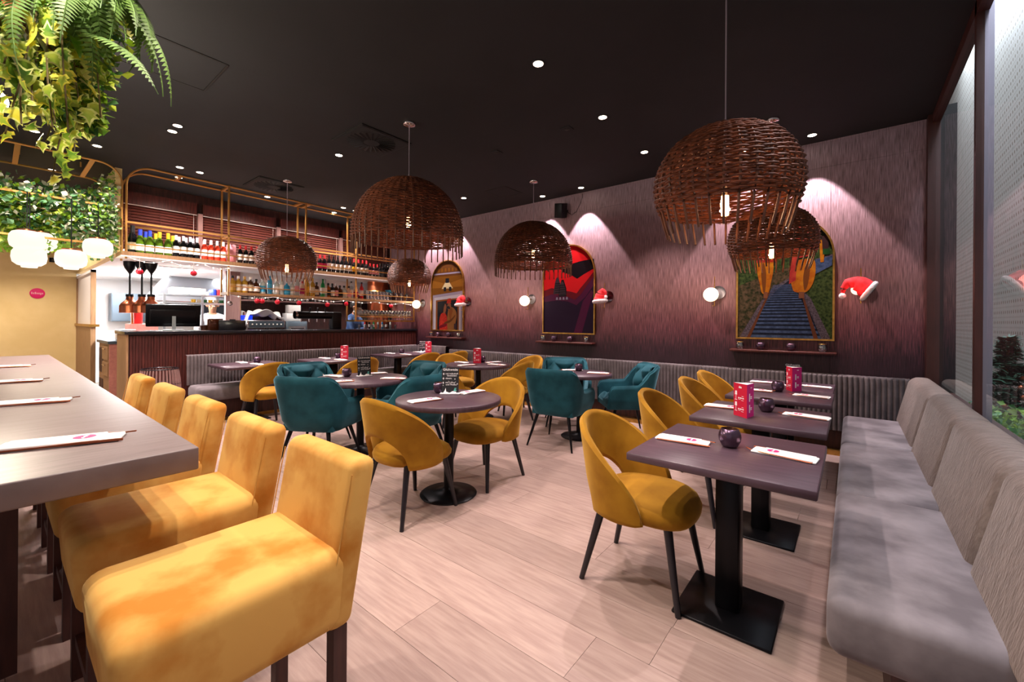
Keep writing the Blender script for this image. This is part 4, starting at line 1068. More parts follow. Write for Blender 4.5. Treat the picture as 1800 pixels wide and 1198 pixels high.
# red drinks cards: a triangular printed card standing upright
def drinks_card(label, x, y, z, rz, s=1.):
    t = thing('drinks_card', label, 'menu card', (x, y, z), rz, 'pink triangular drinks cards')
    w, d, h = .058 * s, .10 * s, .21 * s
    A, B, C = (-w, 0), (w, 0), (0, d)
    b = MB(); b.add([(A[0], A[1], 0), (B[0], B[1], 0), (B[0], B[1], h), (A[0], A[1], h)], [(0, 1, 2, 3)]); b.add([(-w + .001, .001, h), (w - .001, .001, h), (0, d - .001, h)], [(0, 1, 2)], 1); b.build('front_panel', ['red_print', 'white_print'], t)
    MB().add([(B[0], B[1], 0), (C[0], C[1], 0), (C[0], C[1], h), (B[0], B[1], h)], [(0, 1, 2, 3)]).build('side_panel', 'magenta_print', t)
    MB().add([(C[0], C[1], 0), (A[0], A[1], 0), (A[0], A[1], h), (C[0], C[1], h)], [(0, 1, 2, 3)]).build('side_panel', 'magenta_print', t)
    def prints(M):
        b = MB(); b.M = M
        for z0 in (.105 * s, .035 * s):      # wine glass pictograms with lines of small print
            b.add([(-w * .8, -.0006, z0 + .03 * s), (-w * .45, -.0006, z0 + .03 * s), (-w * .5, -.0006, z0 + .055 * s), (-w * .75, -.0006, z0 + .055 * s)], [(0, 1, 2, 3)])
            b.box(-w * .65, -w * .6, -.0006, -.0003, z0, z0 + .03 * s); b.box(-w * .8, -w * .45, -.0006, -.0003, z0 - .003 * s, z0)
        for k in range(4): b.box((-.012 + k * .0065) * s, (-.007 + k * .0065) * s, -.0008, -.0005, .18 * s, (.19 + (.004 if k == 1 else 0)) * s)
        for z0 in (.115, .045):
            xx = -.018
            for wd in (.012, .017, .013): b.box(xx * s, (xx + wd) * s, -.0008, -.0005, z0 * s, (z0 + .0065) * s); xx += wd + .004
            b.box(.014 * s, .03 * s, -.0008, -.0005, (z0 + .014) * s, (z0 + .0165) * s); b.box(-.016 * s, .004 * s, -.0008, -.0005, (z0 - .007) * s, (z0 - .0045) * s); b.box(.01 * s, .03 * s, -.0008, -.0005, (z0 - .012) * s, (z0 - .0095) * s)
        return b
    prints(Matrix.Identity(4)).build('print', 'white_print', t)
    ang = math.atan2(d, -w); M = Matrix.Translation((w / 2, d / 2, 0)) @ Matrix.Rotation(ang, 4, 'Z')
    b = MB(); b.M = M
    for z0 in (.10 * s, .03 * s): b.box(-.022 * s, -.008 * s, -.0008, -.0004, z0, z0 + .05 * s)
    for z0 in (.182, .125, .115, .055, .045): b.box(.0, .022 * s, -.0008, -.0004, z0 * s, (z0 + .006) * s)
    b.build('print', 'white_print', t)
drinks_card('red triangular drinks card on the second window-side table', -.55, 3.0, T, R(-40))
drinks_card('red triangular drinks card on the third window-side table', -.43, 4.46, T, R(-62))
drinks_card('pink drinks card on the back round table', -4.17, 4.38, T, R(30))
drinks_card('pink drinks card on the middle bar bench table', -6.1, 3.44, T, R(45))
drinks_card('pink drinks card on the corner bar bench table', -6.28, 5.25, T, R(40))
# black chalkboard style mulled wine boards
def board(label, x, y, z, rz):
    t = thing('mulled_wine_board', label, 'menu board', (x, y, z), rz, 'black mulled wine boards')
    h = .215; w = .07; b0 = 1.27
    tilt = Matrix.Rotation(R(-6), 4, 'X')
    MB().rbox(-.08, .08, -.03, .03, 0, .012, .003, 1).build('foot', 'acrylic', t)
    b = MB(); b.M = tilt; b.box(-w, w, -.0015, .0015, .008, h); p = b.build('panel', 'board_black', t)
    b = MB(); b.M = tilt
    for txt, xx, zz, sz, al in (('Glühwein', -.002, .190, .024, 'CENTER'), ('mit indischen', -.034, .160, .0145, 'LEFT'), ('Gewürzen', .046, .144, .0145, 'RIGHT'), ('classic', -.034, .122, .0155, 'LEFT'), ('mit Limes', -.034, .088, .0155, 'LEFT'), ('und Vodka', .046, .071, .0155, 'RIGHT')):
        v, f = text_mesh(txt, sz * 1.15, al); b.add([((q[0] + xx) * 1.14, -.0022, q[1] + zz) for q in v], f)
    def star(cx, cz, r): b.add([(cx + r * (1 if k % 2 == 0 else .3) * math.cos(PI * k / 4 + PI / 2), -.0022, cz + 1.4 * r * (1 if k % 2 == 0 else .3) * math.sin(PI * k / 4 + PI / 2)) for k in range(8)], [tuple(range(8))])
    for cx, cz, r in ((-.043, .163, .008), (-.044, .126, .008), (-.045, .091, .008), (.044, .195, .006), (.046, .168, .004), (.03, .122, .005), (-.01, .104, .003), (.012, .1, .003), (.034, .099, .003), (-.045, .07, .004), (.046, .083, .006)): star(cx * 1.27, cz, r * 1.1)
    b.add([(-.055, -.0022, .012), (-.03, -.0022, .01), (-.036, -.0022, .05), (-.042, -.0022, .03)], [(0, 1, 2, 3)])
    b.add([(.0, -.0022, .012), (.05, -.0022, .012), (.05, -.0022, .02), (.02, -.0022, .024)], [(0, 1, 2, 3)])
    b.add([(-.03, -.0022, .012), (-.01, -.0022, .012), (-.03, -.0022, .02)], [(0, 1, 2)])
    b.build('lettering', 'white_print', t)
    b = MB(); b.M = tilt; b.box(.03, .052, -.0024, -.002, .026, .034); b.box(.034, .048, -.0024, -.002, .037, .043); b.box(.036, .052, -.0024, -.002, .046, .05); b.build('print', 'teal_print', t)
board('black mulled wine board on the nearest round table', -2.55, 2.36, T, R(38))
board('black mulled wine board seen edge-on on the left round table', -4.06, 2.52, T, R(75))
board('black mulled wine board behind the red card by the window', -.43, 4.82, T, R(25))
board('black mulled wine board in the far corner behind a pink card', -6.5, 5.3, T, R(70))

# ================================================================== BOTTLES, GLASSES AND BAR GEAR
BM = {}
def bottle_me(kind, body, cap, label):
    key = (kind, body, cap, label)
    if key in BM: return BM[key]
    if kind == 'wine': pr = [(.001, 0), (.035, 0), (.037, .006), (.037, .185), (.033, .205), (.016, .235), (.0145, .25), (.0145, .30), (.001, .30)]; cz = (.235, .303, .0165); lz = (.06, .15, .0378)
    elif kind == 'fat': pr = [(.001, 0), (.04, 0), (.043, .01), (.043, .15), (.036, .19), (.018, .245), (.015, .26), (.015, .31), (.001, .31)]; cz = (.225, .315, .021); lz = (.04, .12, .0438)
    elif kind == 'tall': pr = [(.001, 0), (.033, 0), (.035, .006), (.035, .20), (.028, .225), (.014, .25), (.014, .30), (.001, .30)]; cz = (.285, .315, .016); lz = (.06, .16, .0358)
    elif kind == 'square': pr = [(.001, 0), (.038, 0), (.041, .006), (.041, .15), (.036, .168), (.015, .182), (.014, .215), (.001, .215)]; cz = (.2, .238, .017); lz = (.03, .12, .0418)
    else: pr = [(.001, 0), (.045, 0), (.05, .01), (.05, .10), (.04, .14), (.014, .165), (.014, .19), (.001, .19)]; cz = (.18, .215, .018); lz = (.03, .1, .0508)
    n = 14 if kind != 'square' else 8
    BM[key] = (MB().lathe(pr, n).mesh('bottle_body', 'bottle_' + body), MB().lathe([(.001, cz[1]), (cz[2], cz[1] - .003), (cz[2], cz[0])], 12).mesh('capsule', 'lab_' + cap), MB().lathe([(lz[2], lz[0]), (lz[2], lz[1])], n).mesh('paper_label', 'lab_' + label))
    return BM[key]
def bottle(lab, grp, kind, body, cap, label, loc, s=1., name='wine_bottle'):
    a, c, l = bottle_me(kind, body, cap, label)
    t = thing(name, lab, 'bottle', loc, rnd.random() * 6, grp); t.scale = (s, s, s)
    b_ = link('glass_body', a, t); link('capsule', c, t); link('paper_label', l, b_)
zw = Z1 + .02
G = lambda n: n
for y in (1.144,): bottle('large black bottle with cream label at the left end of the wine shelf', None, 'fat', 'black', 'black', 'cream', (-7.2, y, zw), 1.15)
for y in (1.211, 1.307): bottle('green wine bottle with blue capsule on the top bar shelf', 'blue-capped wine bottles', 'fat', 'green', 'blue', 'white', (-7.16, y, zw))
bottle('green wine bottle with blue capsule in the second row', None, 'fat', 'green', 'blue', 'white', (-7.27, 1.28, zw))
for y in (1.406, 1.496): bottle('green wine bottle with yellow capsule in the front row', 'yellow-capped wine bottles', 'fat', 'green', 'yellow', 'white', (-7.16, y, zw))
for y in (1.385, 1.57): bottle('green wine bottle with yellow capsule in the second row', 'yellow-capped wine bottles', 'fat', 'green', 'yellow', 'white', (-7.27, y, zw), .97)
for y in (1.582, 1.664, 1.741, 1.819): bottle('dark wine bottle with silver cap and white label, front row', 'silver-capped dark wine bottles', 'wine', 'dark', 'silver', 'white', (-7.16, y, zw))
for y in (1.64, 1.72, 1.80): bottle('dark wine bottle with silver cap in the second row', 'silver-capped dark wine bottles', 'wine', 'dark', 'silver', 'white', (-7.27, y, zw))
for y in (1.906, 1.982, 2.058, 2.134): bottle('orange-pink rose wine bottle with white cap, front row', 'rose wine bottles', 'wine', 'rose', 'white', 'white', (-7.15, y, zw), .97)
for y in (1.93, 2.01, 2.09): bottle('orange-pink rose wine bottle in the second row', 'rose wine bottles', 'wine', 'rose', 'white', 'white', (-7.26, y, zw), .97)
tag(MB().rbox(-.05, .05, -.05, .05, 0, .27, .003, 1).build('gift_box', 'lab_pink', None, (-7.19, 2.245, zw)), 'tall pink bottle box beside the rose wine', 'box')
for y in (2.35, 2.427, 2.504, 2.584): bottle('red wine bottle with bright red capsule, left of the ball wicker lamp', 'red-capped wine bottles', 'wine', 'black', 'red', 'white', (-7.15, y, zw), .93)
for y in (2.664, 2.744, 2.824, 2.904, 2.984, 3.064, 3.144, 3.23, 3.31, 3.39, 3.47): bottle('dark wine bottle partly hidden by the ball wicker lamp', 'wine bottles behind the lamp', 'wine', 'black', 'black', 'white', (-7.15, y, zw), .93)
for y in (3.568, 3.648): bottle('dark wine bottle with magenta label', 'magenta-labelled wine bottles', 'wine', 'black', 'red', 'magenta', (-7.15, y, zw), .98)
for y in (3.735, 3.814, 3.895, 3.975, 4.055, 4.135): bottle('dark wine bottle with black capsule and white label', 'black-capped wine bottles', 'tall', 'black', 'black', 'white', (-7.15, y, zw))
bottle('dark wine bottle with red capsule and yellow label', None, 'wine', 'black', 'red', 'yellow', (-7.15, 4.214, zw))
for y in (4.3, 4.385, 4.466): bottle('red wine bottle with red capsule, right of the yellow label', 'right-hand red-capped bottles', 'wine', 'black', 'red', 'white', (-7.15, y, zw), .98)
for y in (4.545, 4.622, 4.699): bottle('short red wine bottle with dark red capsule', 'short wine bottles', 'wine', 'black', 'red', 'pink', (-7.15, y, zw), .82)
ck = thing('bottle_crate', 'black wire crate of dark bottles at the right end of the wine shelf', 'crate', (-7.18, 4.93, zw))
MB().box(-.1, .1, -.17, .17, 0, .012).build('bottom', 'black_metal', ck)
for x in (-.1, .1):
    for y in (-.17, -.06, .06, .17): MB().rbar((x, y, 0), (x, y, .3), .008, .008).build('upright', 'black_metal', ck)
    for z in (.1, .2, .3): MB().rbar((x, -.17, z), (x, .17, z), .008, .008).build('wire', 'black_metal', ck)
for k in range(6): bottle('black capped dark bottle inside the wire crate', 'bottles in the wire crate', 'wine', 'black', 'black', 'black', (-7.23 + .1 * (k % 2), 4.82 + .11 * (k // 2), zw + .012), .9)
# liquor on the middle board
zl = Z2 + .018
LQ = [('square', 'gold', 'black', 'gold'), ('square', 'gold', 'white', 'cream'), ('square', 'gold', 'gold', 'white'), ('square', 'brown', 'white', 'cream'), ('round', 'brown', 'black', 'white'), ('square', 'clear', 'silver', 'skyblue'), ('tall', 'blue', 'silver', 'skyblue'), ('square', 'clear', 'white', 'white'),
      ('tall', 'clear', 'silver', 'white'), ('round', 'blue', 'silver', 'skyblue'), ('square', 'clear', 'silver', 'white'), ('tall', 'clear', 'white', 'pink'), ('square', 'pale', 'red', 'magenta'), ('tall', 'gold', 'black', 'yellow'), ('wine', 'gold', 'gold', 'cream'), ('square', 'brown', 'black', 'cream'), ('tall', 'emerald', 'green', 'white'),
      ('tall', 'clear', 'silver', 'white'), ('square', 'amber', 'black', 'black'), ('square', 'dark', 'black', 'white'), ('square', 'brown', 'silver', 'pink'), ('round', 'brown', 'black', 'black'), ('round', 'clear', 'black', 'cream'), ('round', 'pale', 'black', 'pink'), ('tall', 'clear', 'black', 'white'), ('square', 'pale', 'magenta', 'magenta'), ('tall', 'red', 'black', 'white')]
LY = [2.253, 2.327, 2.411, 2.489, 2.568, 2.66, 2.764, 2.86, 2.94, 3.02, 3.10, 3.184, 3.27, 3.35, 3.44, 3.508, 3.618, 3.66, 3.715, 3.79, 3.86, 3.93, 4.01, 4.10, 4.152, 4.243, 4.36]
cn = dict(gold='golden', brown='dark brown', clear='clear', blue='blue', pale='pale pink', emerald='bright green', amber='amber', dark='black', red='bright red')
kn = dict(square='square', tall='tall', wine='wine-shaped', round='round-bellied')
ordn = ['first', 'second', 'third', 'fourth', 'fifth', 'sixth', 'seventh', 'eighth', 'ninth', 'tenth']
cnt = {}
for (k, bo, ca, la), y in zip(LQ, LY):
    key = (kn[k], cn[bo]); cnt[key] = cnt.get(key, 0) + 1
    bottle('%s %s spirit bottle with %s label, %s such from the left' % (cn[bo], kn[k], la, ordn[cnt[key] - 1]), 'spirits on the middle bar shelf', k, bo, ca, la, (-7.14, y, zl), 1.05 if k != 'tall' else 1.0, 'spirit_bottle')
# stemware
SG = MB().lathe([(.001, 0), (.033, .001), (.033, .003), (.005, .008), (.004, .08), (.008, .088), (.034, .11), (.041, .14), (.038, .175), (.033, .195), (.031, .195), (.036, .17), (.039, .14), (.03, .112), (.001, .094)], 12).mesh('wine_glass', 'bar_glass')
TG = MB().lathe([(.001, .0), (.03, 0), (.036, .13), (.0345, .13), (.029, .008), (.001, .008)], 12).mesh('tumbler', 'bar_glass')
def glass(lab, grp, me, loc, s=1., name='wine_glass'):
    o = link(name, me, None, loc); o.scale = (s, s, s); tag(o, lab, 'glass', grp)
for k in range(17):
    for j in range(2):
        glass('stemmed wine glass in the %s row of the lowest bar rack' % ('front' if j == 0 else 'rear'), 'stemmed glasses in the lowest rack', SG, (-7.12 - .12 * j, 4.27 + k * .074 + .03 * j, Z3 + .014), .98)
for k in range(7): glass('tall tumbler beside the red spirit bottle on the middle shelf', 'tumblers on the middle bar shelf', TG, (-7.12, 4.47 + k * .072, zl), 1.25, 'tall_tumbler')
for k in range(8): glass('wide stemmed glass at the right end of the middle shelf', 'wide glasses on the middle bar shelf', SG, (-7.1 - .1 * (k % 2), 4.98 + k * .063, zl), .82)
tag(MB().lathe([(.001, 0), (.04, 0), (.05, .01), (.10, .05), (.097, .05), (.05, .016), (.001, .012)], 20).build('teal_bowl', 'lab_skyblue', None, (-7.14, 4.98, zl + .15)), 'shallow teal bowl among the glasses on the middle shelf', 'bowl')
for k in range(22): glass('upturned bar glass on the back bar shelf', 'glasses on the back bar shelf', TG if k % 3 else SG, (-8.75, 2.95 + k * .083, 1.725), 1.1, 'bar_glass')
for k in range(14): glass('small glass on the bar worktop right of the beer tap', 'small glasses on the bar worktop', TG, (-7.45 - .1 * (k % 2), 4.5 + k * .07, 1.19), .62, 'shot_glass')
for k, (bo, ca) in enumerate((('red', 'black'), ('dark', 'red'), ('emerald', 'white'), ('clear', 'red'), ('blue', 'silver'), ('brown', 'gold'), ('clear', 'black'))):
    bottle('%s syrup bottle on the bar worktop right of the bartender' % cn[bo].replace('clear', 'clear ' + ca + '-capped'), 'syrups on the bar worktop', 'tall', bo, ca, 'white', (-7.6, 4.72 + k * .1, 1.19), .55, 'syrup_bottle')
# fairy lights and red baubles under the boards
pts = []
for k in range(60):
    u = k / 59; y = 1.08 + u * 1.1; pts.append((-7.02, y, Z1 - .05 - .05 * abs(math.sin(u * 9))))
for k in range(90):
    u = k / 89; y = 2.18 + u * 3.25; pts.append((-7.02, y, Z2 - .03 - .03 * abs(math.sin(u * 17))))
fl = thing('fairy_lights', 'string of small white fairy lights along the bar shelves', 'fairy lights', (0, 0, 0))
MB().tube(pts, .0025, 4).build('wire', 'cord_white', fl)
for k in range(3, 150, 5): MB().sphere(pts[k], .009, 6).build('bulb', 'fairy', fl)
me_b = MB().sphere((0, 0, 0), .038, 16).mesh('ball', 'bauble'); me_cap = MB().cyl((0, 0, .034), (0, 0, .05), .011, .011, 8).mesh('cap', 'chrome')
for (y, z, l) in ((1.184, 1.956, 'leftmost, by the copper lamps'), (1.747, 1.99, 'above the bar monitor'), (2.54, 1.645, 'left one of a touching pair'), (2.61, 1.645, 'right one of a touching pair'), (2.829, 1.64, 'above the towel on the coffee machine'), (3.161, 1.64, 'above the coffee machine end'), (3.64, 1.63, 'above the beer tap arm'), (3.986, 1.655, 'beside the bartender'), (4.926, 1.65, 'in front of the copper column')):
    t = thing('red_bauble', 'red christmas bauble hanging under the bar shelf, ' + l, 'bauble', (-7.02, y, z - .01)); link('ball', me_b, t); link('cap', me_cap, t); zt_ = (Z1 if z > 1.8 else Z2) - .02
    MB().cyl((0, 0, .05), (0, 0, max(.06, zt_ - z)), .0015, n=4).build('thread', 'cord_white', t)
sb = thing('silver_bauble', 'silver bauble hanging from the left end of the middle shelf', 'bauble', (-7.02, 2.184, 1.585)); MB().sphere((0, 0, 0), .035, 16).build('ball', 'chrome', sb); MB().cyl((0, 0, .03), (0, 0, .13), .0015, n=4).build('thread', 'cord_white', sb)
# things on the bar worktop
t = thing('bar_monitor', 'black touch monitor on the bar seen from behind', 'monitor', (-7.42, 1.62, 1.19), R(-100))
b = MB(); b.M = Matrix.Translation((0, 0, .2)) @ Matrix.Rotation(R(-18), 4, 'X'); b.rbox(-.30, .30, -.02, .02, -.15, .17, .012, 2); b.rbox(-.26, .26, .02, .07, -.10, .12, .02, 2); b.build('screen_housing', 'black_metal', t)
MB().rbar((0, .06, .0), (0, .05, .2), .06, .04).build('stand', 'steel', t); MB().rbox(-.12, .12, -.06, .14, 0, .015, .004, 1).build('foot', 'steel', t); MB().rbox(-.16, .16, -.05, .02, .09, .1, .004, 1).build('card_tray', 'steel', t)
t = thing('card_box', 'black box with handle standing on the bar beside the monitor', 'box', (-7.35, 2.32, 1.19), R(72))
MB().rbox(-.17, .17, -.1, .1, 0, .15, .008, 1).build('case', 'black_wood', t); MB().rbox(-.04, .04, -.02, .02, .15, .165, .005, 1).build('handle', 'black_metal', t)
tag(MB().rbox(-.03, .03, -.1, .1, 0, .17, .003, 1).build('menu_folder', 'bottle_brown', None, (-7.37, 2.1, 1.19), R(20)), 'brown menu folders leaning beside the black box', 'folder')
tag(MB().lathe([(.001, 0), (.045, 0), (.055, .07), (.05, .07), (.042, .01), (.001, .01)], 14).build('tip_cup', 'bottle_brown', None, (-7.42, 1.98, 1.19)), 'small brown cup on the bar beside the monitor', 'cup')
t = thing('beer_tap', 'black beer tap tower with long horizontal arm', 'beer tap', (-7.42, 4.0, 1.19), 0)
MB().rbox(-.07, .07, -.09, .09, 0, .31, .02, 3).build('column', 'black_metal', t); MB().cyl((0, -.7, .25), (0, .09, .25), .065, .065, 20).build('arm', 'black_metal', t)
MB().lathe([(.001, 0), (.067, 0), (.069, .02), (.067, .03)], 20).build('end_cap', 'chrome', t, (0, -.7, .25)).rotation_euler = (R(90), 0, 0)
for k in range(4):
    p = MB().cyl((.0, -.62 + k * .14, .13), (.0, -.62 + k * .14, .2), .012, .012, 8); p.build('spout', 'chrome', t); MB().cyl((.02, -.62 + k * .14, .31), (.03, -.62 + k * .14, .38), .011, .015, 8).build('lever', 'black_metal', t)
t = thing('coffee_machine', 'chrome coffee machine on the back bar with towel on top', 'coffee machine', (-8.58, 3.2, .93), 0)
MB().rbox(-.2, .2, -.33, .33, .14, .42, .02, 2).build('body', 'chrome', t); MB().box(-.18, .24, -.32, .32, 0, .1).build('drip_tray', 'steel', t); MB().box(.2, .215, -.3, .3, .28, .4).build('front_panel', 'steel_dark', t)
for k in range(3): MB().cyl((.24, -.2 + k * .2, .15), (.24, -.2 + k * .2, .27), .03, .025, 12).build('brew_group', 'black_metal', t); MB().rbar((.24, -.2 + k * .2, .17), (.4, -.2 + k * .2, .16), .025, .02).build('portafilter_handle', 'black_metal', t)
for k in range(8): MB().sphere((.222, -.25 + k * .07, .34), .014, 8).build('button', 'lab_white', t)
def tw(u, v):
    x = -.25 + u * .48; y = -.38 + v * .66
    return (x, y, .45 + .07 * math.sin(9 * u + 3 * v) * math.sin(7 * v + 1) + .05 * math.sin(PI * v) - .28 * max(0, (.12 - v) / .12))
tag(MB().shell(tw, 24, 30, .012).build('towel', 'lab_white', None, (-8.58, 3.2, .98)), 'crumpled pale towel lying on the coffee machine', 'towel')
t = thing('coffee_grinder', 'coffee grinder glowing blue beside the coffee machine', 'grinder', (-8.55, 2.92, .93)); MB().rbox(-.08, .08, -.09, .09, 0, .3, .02, 2).build('body', 'black_metal', t); MB().lathe([(.05, .3), (.09, .42), (.095, .5), (.001, .5)], 16).build('hopper', 'blue_led', t); MB().lathe([(.06, .5), (.06, .56), (.001, .57)], 12).build('lid', 'chrome', t)
for k, (z, s_) in enumerate(((.0, 1), (.16, .85))): tag(MB().rbox(-.1 * s_, .1 * s_, -.13 * s_, .13 * s_, 0, .155, .004, 1).build('carton', 'lab_white', None, (-8.58, 3.72 + .03 * k, 1.33 + z)), ('lower' if k == 0 else 'upper') + ' white carton stacked on the grey machine behind the beer tap', 'carton')
t = thing('dish_machine', 'grey under-shelf machine behind the beer tap', 'machine', (-8.58, 3.75, .93)); MB().rbox(-.18, .18, -.2, .2, 0, .4, .01, 1).build('body', 'steel_dark', t); MB().box(.18, .19, -.16, .16, .08, .3).build('door', 'steel', t); MB().rbar((.2, -.12, .26), (.2, .12, .26), .015, .015).build('handle', 'chrome', t)
t = thing('copper_column', 'polished copper column glowing behind the stemware rack', 'column', (-8.08, 5.33, 0)); MB().cyl((0, 0, 0), (0, 0, 2.2), .22, .22, 32).build('cylinder', 'copper', t); MB().lathe([(.221, 2.0), (.235, 1.98), (.235, 1.95), (.221, 1.94)], 32).build('collar', 'brass', t)
d = bpy.data.lights.new('copper_spot', 'SPOT'); d.energy = 25; d.spot_size = R(80); d.color = (1, .75, .55); d.shadow_soft_size = .05
o = bpy.data.objects.new('copper_spot', d); col.objects.link(o); o.location = (-7.7, 5.0, 2.05); o.rotation_euler = (Vector((-8.0, 5.2, 1.5)) - Vector((-7.7, 5.0, 2.05))).to_track_quat('-Z', 'Y').to_euler()
# copper heat lamps in the kitchen pass
HL = {}
HL['a'] = MB().lathe([(.001, 0), (.075, 0), (.075, -.05), (.06, -.10), (.03, -.15), (.012, -.18)], 18).mesh('canopy', 'black_metal')
HL['b'] = MB().cyl((0, 0, -.5), (0, 0, -.17), .013, .013, 8).mesh('stem', 'black_metal')
HL['c'] = MB().lathe([(.04, -.50), (.045, -.56), (.06, -.58), (.10, -.62), (.118, -.66), (.118, -.75), (.122, -.76), (.112, -.755), (.11, -.67), (.05, -.60)], 24).mesh('shade', 'copper')
HL['d'] = MB().cyl((0, 0, -.52), (0, 0, -.485), .05, .045, 14).mesh('collar', 'black_metal')
for x, y, l, dz in ((-8.35, 1.30, 'leftmost', .0), (-8.25, 1.42, 'middle', .03), (-8.1, 1.50, 'rightmost', .05)):
    t = thing('heat_lamp', 'copper heat lamp over the kitchen pass, %s of three' % l, 'heat lamp', (x, y, 2.2), 0, 'copper heat lamps')
    for q, nme in (('a', 'canopy'), ('b', 'stem'), ('c', 'shade'), ('d', 'collar')): link(nme, HL[q], t)
# kitchen furniture
t = thing('kitchen_pass_table', 'steel kitchen counter behind the copper heat lamps', 'counter', (-8.6, 2.0, 0)); MB().box(-.3, .25, -.35, .5, .85, .92).build('worktop', 'steel', t); MB().box(-.28, .23, -.33, .48, 0, .85).build('cabinet', 'steel', t)
t = thing('pass_rack', 'steel double overshelf in front of the chef', 'rack', (-9.1, 2.35, 0))
for z in (1.62, 1.76): MB().box(-.2, .2, -.55, .75, z, z + .025).build('shelf', 'steel', t)
for y in (-.53, 0, .35, .72): MB().rbar((.18, y, 0), (.18, y, 1.78), .03, .03).build('post', 'steel', t)
MB().box(-.25, .25, -.55, .75, .85, .92).build('worktop', 'steel', t)
for k, (y, m_) in enumerate(((2.05, 'lab_cream'), (2.3, 'bottle_pale'), (2.55, 'lab_blue'), (2.62, 'lab_red'))): tag(MB().rbox(-.12, .12, -.12 if k < 2 else -.03, .12 if k < 2 else .03, 0, .11, .006, 1).build('food_box', m_, None, (-9.1, y, 1.785)), ['cream tray', 'cardboard tray', 'blue tub', 'red tub'][k] + ' on the rack in front of the chef', 'container')
for k in range(9): tag(MB().lathe([(.001, 0), (.03, 0), (.036, .06), (.001, .055)], 10).build('spice_pot', ['lab_yellow', 'lab_cream', 'lab_green'][k % 3], None, (-9.05, 2.25 + k * .085, 1.645)), ['yellow', 'cream', 'green'][k % 3] + ' topped spice pot in the row on the steel rack', 'pot', 'spice pots on the kitchen rack')
t = thing('extractor_hood', 'pale steel extractor hood above the chef', 'hood', (-10.6, 2.9, 1.7)); b = MB(); b.add([(-.6, -1, 0), (.6, -1, 0), (.6, 1, 0), (-.6, 1, 0), (-.35, -.7, .5), (.2, -.7, .5), (.2, .7, .5), (-.35, .7, .5)], [(0, 3, 2, 1), (4, 5, 6, 7), (0, 1, 5, 4), (1, 2, 6, 5), (2, 3, 7, 6), (3, 0, 4, 7)]); b.build('canopy', 'steel', t); MB().box(-.62, .62, -1.02, 1.02, -.06, 0).build('lip', 'chrome', t)
t = thing('steel_fridge', 'tall grey fridge at the back of the kitchen', 'fridge', (-12.0, 3.6, 0)); MB().box(-.4, .4, -.5, .5, 0, 1.95).build('body', 'steel_dark', t); MB().box(.4, .42, -.48, .48, .1, 1.9).build('door', 'steel_dark', t); MB().rbar((.45, -.4, .9), (.45, -.4, 1.4), .02, .02).build('handle', 'steel', t)
t = thing('kitchen_shelf', 'grey-blue wall cabinet at the back of the kitchen', 'cabinet', (-12.3, 2.3, 1.3)); MB().box(-.18, .18, -.7, .7, 0, .6).build('body', 'steel_dark', t)
for y in (-.35, .35): dd = MB().box(.18, .195, y - .34, y + .34, .01, .59).build('door', 'steel_dark', t); MB().rbar((.21, y, .05), (.21, y, .15), .01, .01).build('handle', 'chrome', dd)
# basket lantern before the bar
t = thing('slatted_basket', 'tall dark slatted basket standing at the bar front', 'basket', (-6.86, 1.36, .16))
def bz(u): return .17 + .045 * math.sin(PI * (.15 + .75 * u))
for z in (0, .2, .36, .55): MB().tube([(bz(z / .55) * math.cos(2 * PI * k / 32), bz(z / .55) * math.sin(2 * PI * k / 32), z + .006) for k in range(32)], .008 if z in (0, .55) else .004, 6, True).build('hoop', 'black_wood', t)
me = MB().tube([(bz(k / 8), 0, .55 * k / 8) for k in range(9)], .0065, 5).mesh('slat', 'mauve_wood')
for k in range(36): link('slat', me, t, (0, 0, 0), 2 * PI * k / 36)
MB().lathe([(.001, .0), (.165, .0), (.165, .012), (.001, .012)], 24).build('bottom', 'black_wood', t)
cd = thing('pillar_candle', 'glass pillar candle inside the slatted basket', 'candle', (-6.86, 1.36, .172)); MB().cyl((0, 0, 0), (0, 0, .12), .045, .045, 16).build('wax', 'lab_white', cd); MB().cyl((0, 0, 0), (0, 0, .18), .06, .06, 16, False).build('jar', 'bar_glass', cd)
# things on the yellow wall
t = thing('wall_logo', 'round pink logo sign on the yellow wall', 'sign', (-11.2, .52, 1.79))
b = MB(); b.M = Matrix.Rotation(R(90), 4, 'Y'); b.lathe([(.001, .012), (.09, .012), (.092, .01), (.092, 0)], 40); b.build('disc', 'pink_print', t)
b = MB()
for k in range(7): b.box(.0122, .0132, -.073 + k * .021, -.058 + k * .021, -.014 - (.01 if k == 5 else 0), .012 + (.012 if k in (0, 2) else 0))
b.build('lettering', 'lab_pink', t)
t = thing('thermostat', 'small black switch plate high on the yellow wall', 'switch', (-11.2, .708, 2.40)); MB().rbox(0, .012, -.05, .05, -.04, .04, .004, 1).build('plate', 'black_metal', t); MB().box(.012, .016, -.02, .02, -.02, .02).build('rocker', 'black_wood', t)

